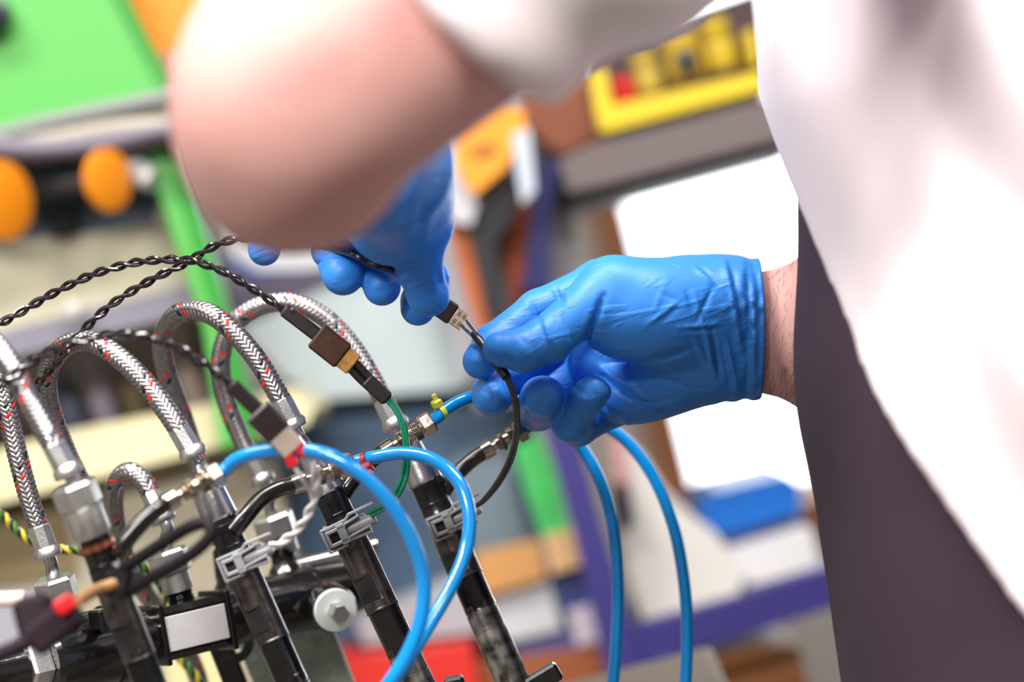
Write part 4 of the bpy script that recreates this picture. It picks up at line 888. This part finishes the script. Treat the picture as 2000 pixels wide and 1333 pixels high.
# ---- right glove (thumb side and palm towards us, fingers curled round the lead)
def J(px, py, d, rpx): return (cm(px, py, d), np.float32(rpx*d/FPX))
def grooves(p, L, x0, y0, sc_, zmax=None):
    out = np.zeros(p.shape[:-1], np.float32)
    for (ax, ay, bx, by, wd, dp) in L:
        a = cm(x0+ax/sc_, y0+ay/sc_, 1090); b = cm(x0+bx/sc_, y0+by/sc_, 1090)
        dist, h = seg2(p, a, b); e = 1.5*dp*np.exp(-(dist/wd)**2)
        out += e*np.sin(np.pi*np.clip(h, 0.04, 0.96)).clip(0.1)**0.5
    if zmax is not None: out *= np.clip((zmax-p[..., 2])/6, 0, 1)
    return out
GR = [  # pixel segments in a 2.667x crop starting at (850,450): groove (+) or ridge (-), width mm, depth mm
    (865, 350, 775, 600, 1.5, 2.0), (775, 600, 700, 640, 1.6, 1.2), (780, 625, 900, 692, 1.5, 1.3), (900, 692, 1060, 688, 1.5, 1.2), (1060, 688, 1320, 620, 1.6, 0.9),
    (1245, 375, 1085, 500, 1.0, -0.55), (1262, 390, 1105, 515, 1.0, 0.5), (1180, 290, 1115, 440, 0.9, -0.35),
    (1240, 515, 1480, 492, 1.0, -0.7), (1250, 530, 1480, 508, 0.9, 0.6), (1220, 545, 1440, 540, 0.9, -0.5),
    (1350, 200, 1450, 300, 1.0, -0.8), (1365, 195, 1462, 292, 0.9, 0.6), (1500, 170, 1580, 620, 1.3, -1.0), (1525, 170, 1610, 640, 1.2, 0.9),
    (1430, 300, 1340, 480, 1.1, 0.8), (1330, 330, 1385, 520, 1.0, -0.7), (1640, 180, 1655, 860, 1.3, -0.9), (1610, 220, 1625, 840, 1.1, 0.8),
    (1390, 520, 1450, 760, 1.3, -1.0), (1420, 520, 1480, 770, 1.1, 0.9), (1330, 560, 1420, 720, 1.1, -0.7), (1500, 560, 1570, 830, 1.1, -0.8), (1480, 600, 1545, 840, 1.0, 0.8),
    (770, 650, 1000, 830, 1.4, -0.9), (800, 700, 1010, 880, 1.2, 0.8), (850, 690, 1120, 900, 1.3, -0.8), (1000, 700, 1350, 840, 1.6, 0.7), (1010, 880, 1230, 930, 1.4, 0.9), (960, 880, 1180, 960, 1.3, -0.7),
    (880, 900, 985, 1030, 1.6, 1.3), (985, 900, 1010, 1050, 1.5, -0.8), (700, 790, 770, 850, 1.2, 0.7),
    (618, 270, 660, 390, 1.3, 1.0), (500, 370, 535, 470, 1.3, 1.0), (640, 265, 690, 370, 1.0, -0.4),
    (540, 480, 575, 600, 1.0, 0.6), (565, 470, 600, 610, 0.9, -0.4), (600, 450, 645, 600, 1.0, 0.5), (655, 440, 700, 570, 1.0, 0.45), (500, 500, 520, 600, 0.9, -0.4),
    (1690, 160, 1700, 880, 1.0, -0.7), (1150, 330, 1260, 380, 1.0, 0.35), (1560, 300, 1690, 420, 1.1, -0.5), (1540, 400, 1680, 560, 1.1, 0.6), (1290, 330, 1330, 440, 1.0, 0.6),
    (740, 690, 880, 780, 1.1, 0.5), (1060, 930, 1300, 900, 1.3, -0.6), (1240, 700, 1330, 780, 1.2, 0.5),
    (225, 835, 320, 800, 0.9, 0.3), (300, 800, 312, 910, 0.9, 0.3), (500, 820, 555, 905, 0.9, 0.35), (555, 905, 612, 830, 0.9, 0.3), (595, 790, 655, 850, 0.9, -0.3), (480, 930, 620, 940, 0.9, 0.3),
    (805, 800, 835, 900, 0.9, 0.3), (760, 850, 800, 930, 0.9, -0.3), (640, 1010, 740, 1060, 1.0, 0.3), (190, 700, 290, 720, 0.9, 0.3), (250, 660, 300, 740, 0.9, 0.3), (440, 560, 480, 600, 0.9, 0.35), (380, 640, 470, 690, 0.9, -0.25), (700, 560, 760, 600, 1.0, 0.35)]
def rglove(p):
    palm = None
    MC = [(J(1400, 585, 1106, 72), J(1172, 556, 1120, 46)), (J(1400, 620, 1112, 70), J(1135, 625, 1138, 46)),
          (J(1400, 660, 1112, 68), J(1140, 710, 1142, 44)), (J(1400, 690, 1108, 66), J(1190, 795, 1132, 42)), (J(1400, 660, 1112, 60), J(1165, 715, 1124, 52))]
    for (a, ra), (b, rb) in MC:
        e = sd_cone(p, a, b, ra, rb); palm = e if palm is None else smin(palm, e, 12)
    A = rotz(-6)
    palm = smin(palm, sd_ell(p, cm(1300, 742, 1110), (33, 16.5, 19), rotz(26)), 10)          # hypothenar
    th_mc = sd_cone(p, *[cm(1395, 590, 1090), cm(1198, 566, 1084)], 17.0, 14.6)
    then = sd_ell(p, cm(1258, 618, 1084), (34, 22, 21), A)
    palm = smin(palm, smin(th_mc, then, 9), 5)
    q = p.copy(); c0 = cm(1487, 648, 1102); q[..., 2] = (q[..., 2]-c0[2])*1.3+c0[2]
    wr = sd_cone(q, cm(1350, 640, 1102), cm(1530, 646, 1102), 29.5, 31.9)
    palm = smin(palm, wr, 16)
    thumb = chain(p, [J(1195, 568, 1082, 60), J(1075, 660, 1070, 47), J(1022, 685, 1066, 42), J(980, 682, 1066, 32), J(972, 680, 1066, 28)], 3)
    d = smin(palm, sd_cone(p, cm(1195, 568, 1082), cm(1100, 640, 1073), 13.6, 11.2), 6)
    d = np.minimum(d, thumb)
    idx = chain(p, [J(1172, 556, 1120, 46), J(1052, 608, 1112, 41), J(962, 672, 1100, 37), J(938, 706, 1086, 35)], 3)
    mid = chain(p, [J(1135, 625, 1140, 46), J(1005, 720, 1142, 41), J(962, 768, 1118, 39), J(961, 774, 1096, 37), J(960, 777, 1085, 32)], 3)
    rng = chain(p, [J(1140, 710, 1142, 44), J(1050, 800, 1140, 41), J(1058, 786, 1112, 43), J(1060, 780, 1088, 43), J(1060, 778, 1074, 36)], 3)
    pk = chain(p, [J(1190, 795, 1130, 42), J(1128, 834, 1118, 37), J(1114, 826, 1092, 36), J(1150, 775, 1078, 33), J(1163, 764, 1077, 31)], 3)
    for f, k in ((idx, 5), (mid, 3), (rng, 1.5), (pk, 2.5)): d = smin(d, f, k)
    d = d+grooves(p, GR, 850, 450, 2.667, 1112)
    # crumpled cuff
    x = p[..., 0]; y = p[..., 1]; mk = np.clip((x-88)/16, 0, 1)
    d = d+mk*(0.32*np.sin((x+0.3*y)*2*np.pi/9.5+1.8*np.sin(y/9.0))+0.22*np.sin((x*0.8-0.45*y)*2*np.pi/6.4+1.6*np.sin(y/6.0+1)))*np.clip((118.5-x)/5, 0.1, 1)
    end = x-(112.8+0.012*(-(y-5))**1*1.0)
    return np.maximum(d, end)
b0, b1 = bounds([cm(905, 500, 1040), cm(1500, 862, 1160)], 8)
g = sdf_obj('glove', rglove, b0, b1, 0.85, GLOVE, person, 1); g['label'] = 'blue nitrile glove with cuff'

# ---- left glove (behind the elbow, fingertips down, thumb pressing the plug)
GL = [  # 3.333x crop at (400,280)
    (1260, 830, 1420, 800, 1.1, 0.7), (1300, 870, 1460, 830, 1.0, -0.5), (1330, 930, 1480, 870, 1.0, 0.6), (1520, 840, 1550, 960, 1.2, 0.9), (1400, 960, 1500, 920, 0.9, 0.4),
    (1420, 640, 1500, 500, 1.2, 0.6), (1460, 680, 1530, 540, 1.1, -0.5), (1380, 620, 1430, 540, 1.1, 0.4), (880, 910, 990, 880, 0.9, 0.35), (1090, 980, 1210, 950, 0.9, 0.35), (720, 790, 770, 770, 1.2, 0.8)]
def lglove(p):
    wr = smin(sd_cone(p, cm(752, 322, 985), cm(770, 370, 1025), 26, 24), sd_cone(p, cm(668, 298, 925), cm(752, 322, 985), 33, 26), 6)
    palm = smin(wr, sd_ell(p, cm(772, 418, 1052), (22, 23, 20), rotz(-30)), 14)
    palm = smin(palm, sd_cone(p, cm(800, 340, 1012), cm(832, 436, 1046), 15, 10.6), 10)
    for a, b in ((J(770, 370, 1050, 80), J(800, 470, 1098, 42)), (J(740, 370, 1058, 80), J(738, 470, 1104, 42)), (J(700, 370, 1058, 75), J(672, 452, 1104, 42)), (J(680, 370, 1055, 70), J(608, 425, 1100, 38))):
        palm = smin(palm, sd_cone(p, a[0], b[0], a[1], b[1]), 10)
    d = palm
    thumb = chain(p, [J(832, 438, 1046, 47), J(818, 522, 1062, 45), J(836, 576, 1068, 39), J(838, 580, 1068, 38)], 3)
    d = smin(d, thumb, 4)
    for ch, k in (([J(800, 470, 1098, 42), J(838, 545, 1116, 38), J(820, 588, 1104, 35), J(816, 603, 1098, 34)], 2),
                  ([J(738, 470, 1104, 42), J(738, 512, 1098, 39), J(746, 561, 1086, 37)], 2),
                  ([J(672, 452, 1104, 42), J(650, 488, 1098, 40), J(670, 537, 1084, 41)], 2),
                  ([J(608, 425, 1100, 38), J(530, 440, 1098, 32), J(516, 488, 1090, 32)], 2)):
        d = smin(d, chain(p, ch, 3), k)
    d = d+grooves(p, GL, 400, 280, 3.333, 1112)
    q = p-cm(752, 322, 985); ax = unit(cm(770, 370, 1025)-cm(752, 322, 985)).astype(np.float32)
    s_ = q@ax; d = d+np.clip((24-s_)/20, 0, 1)*0.5*np.sin(s_*2*np.pi/6+q[..., 0]*0.2)
    return np.maximum(d, -s_-62)
b0, b1 = bounds([cm(470, 100, 900), cm(470, 100, 1145), cm(900, 650, 1145)], 8)
g = sdf_obj('glove', lglove, b0, b1, 1.0, GLOVE, person, 1); g['label'] = 'blue nitrile glove with thumb pressing the plug'
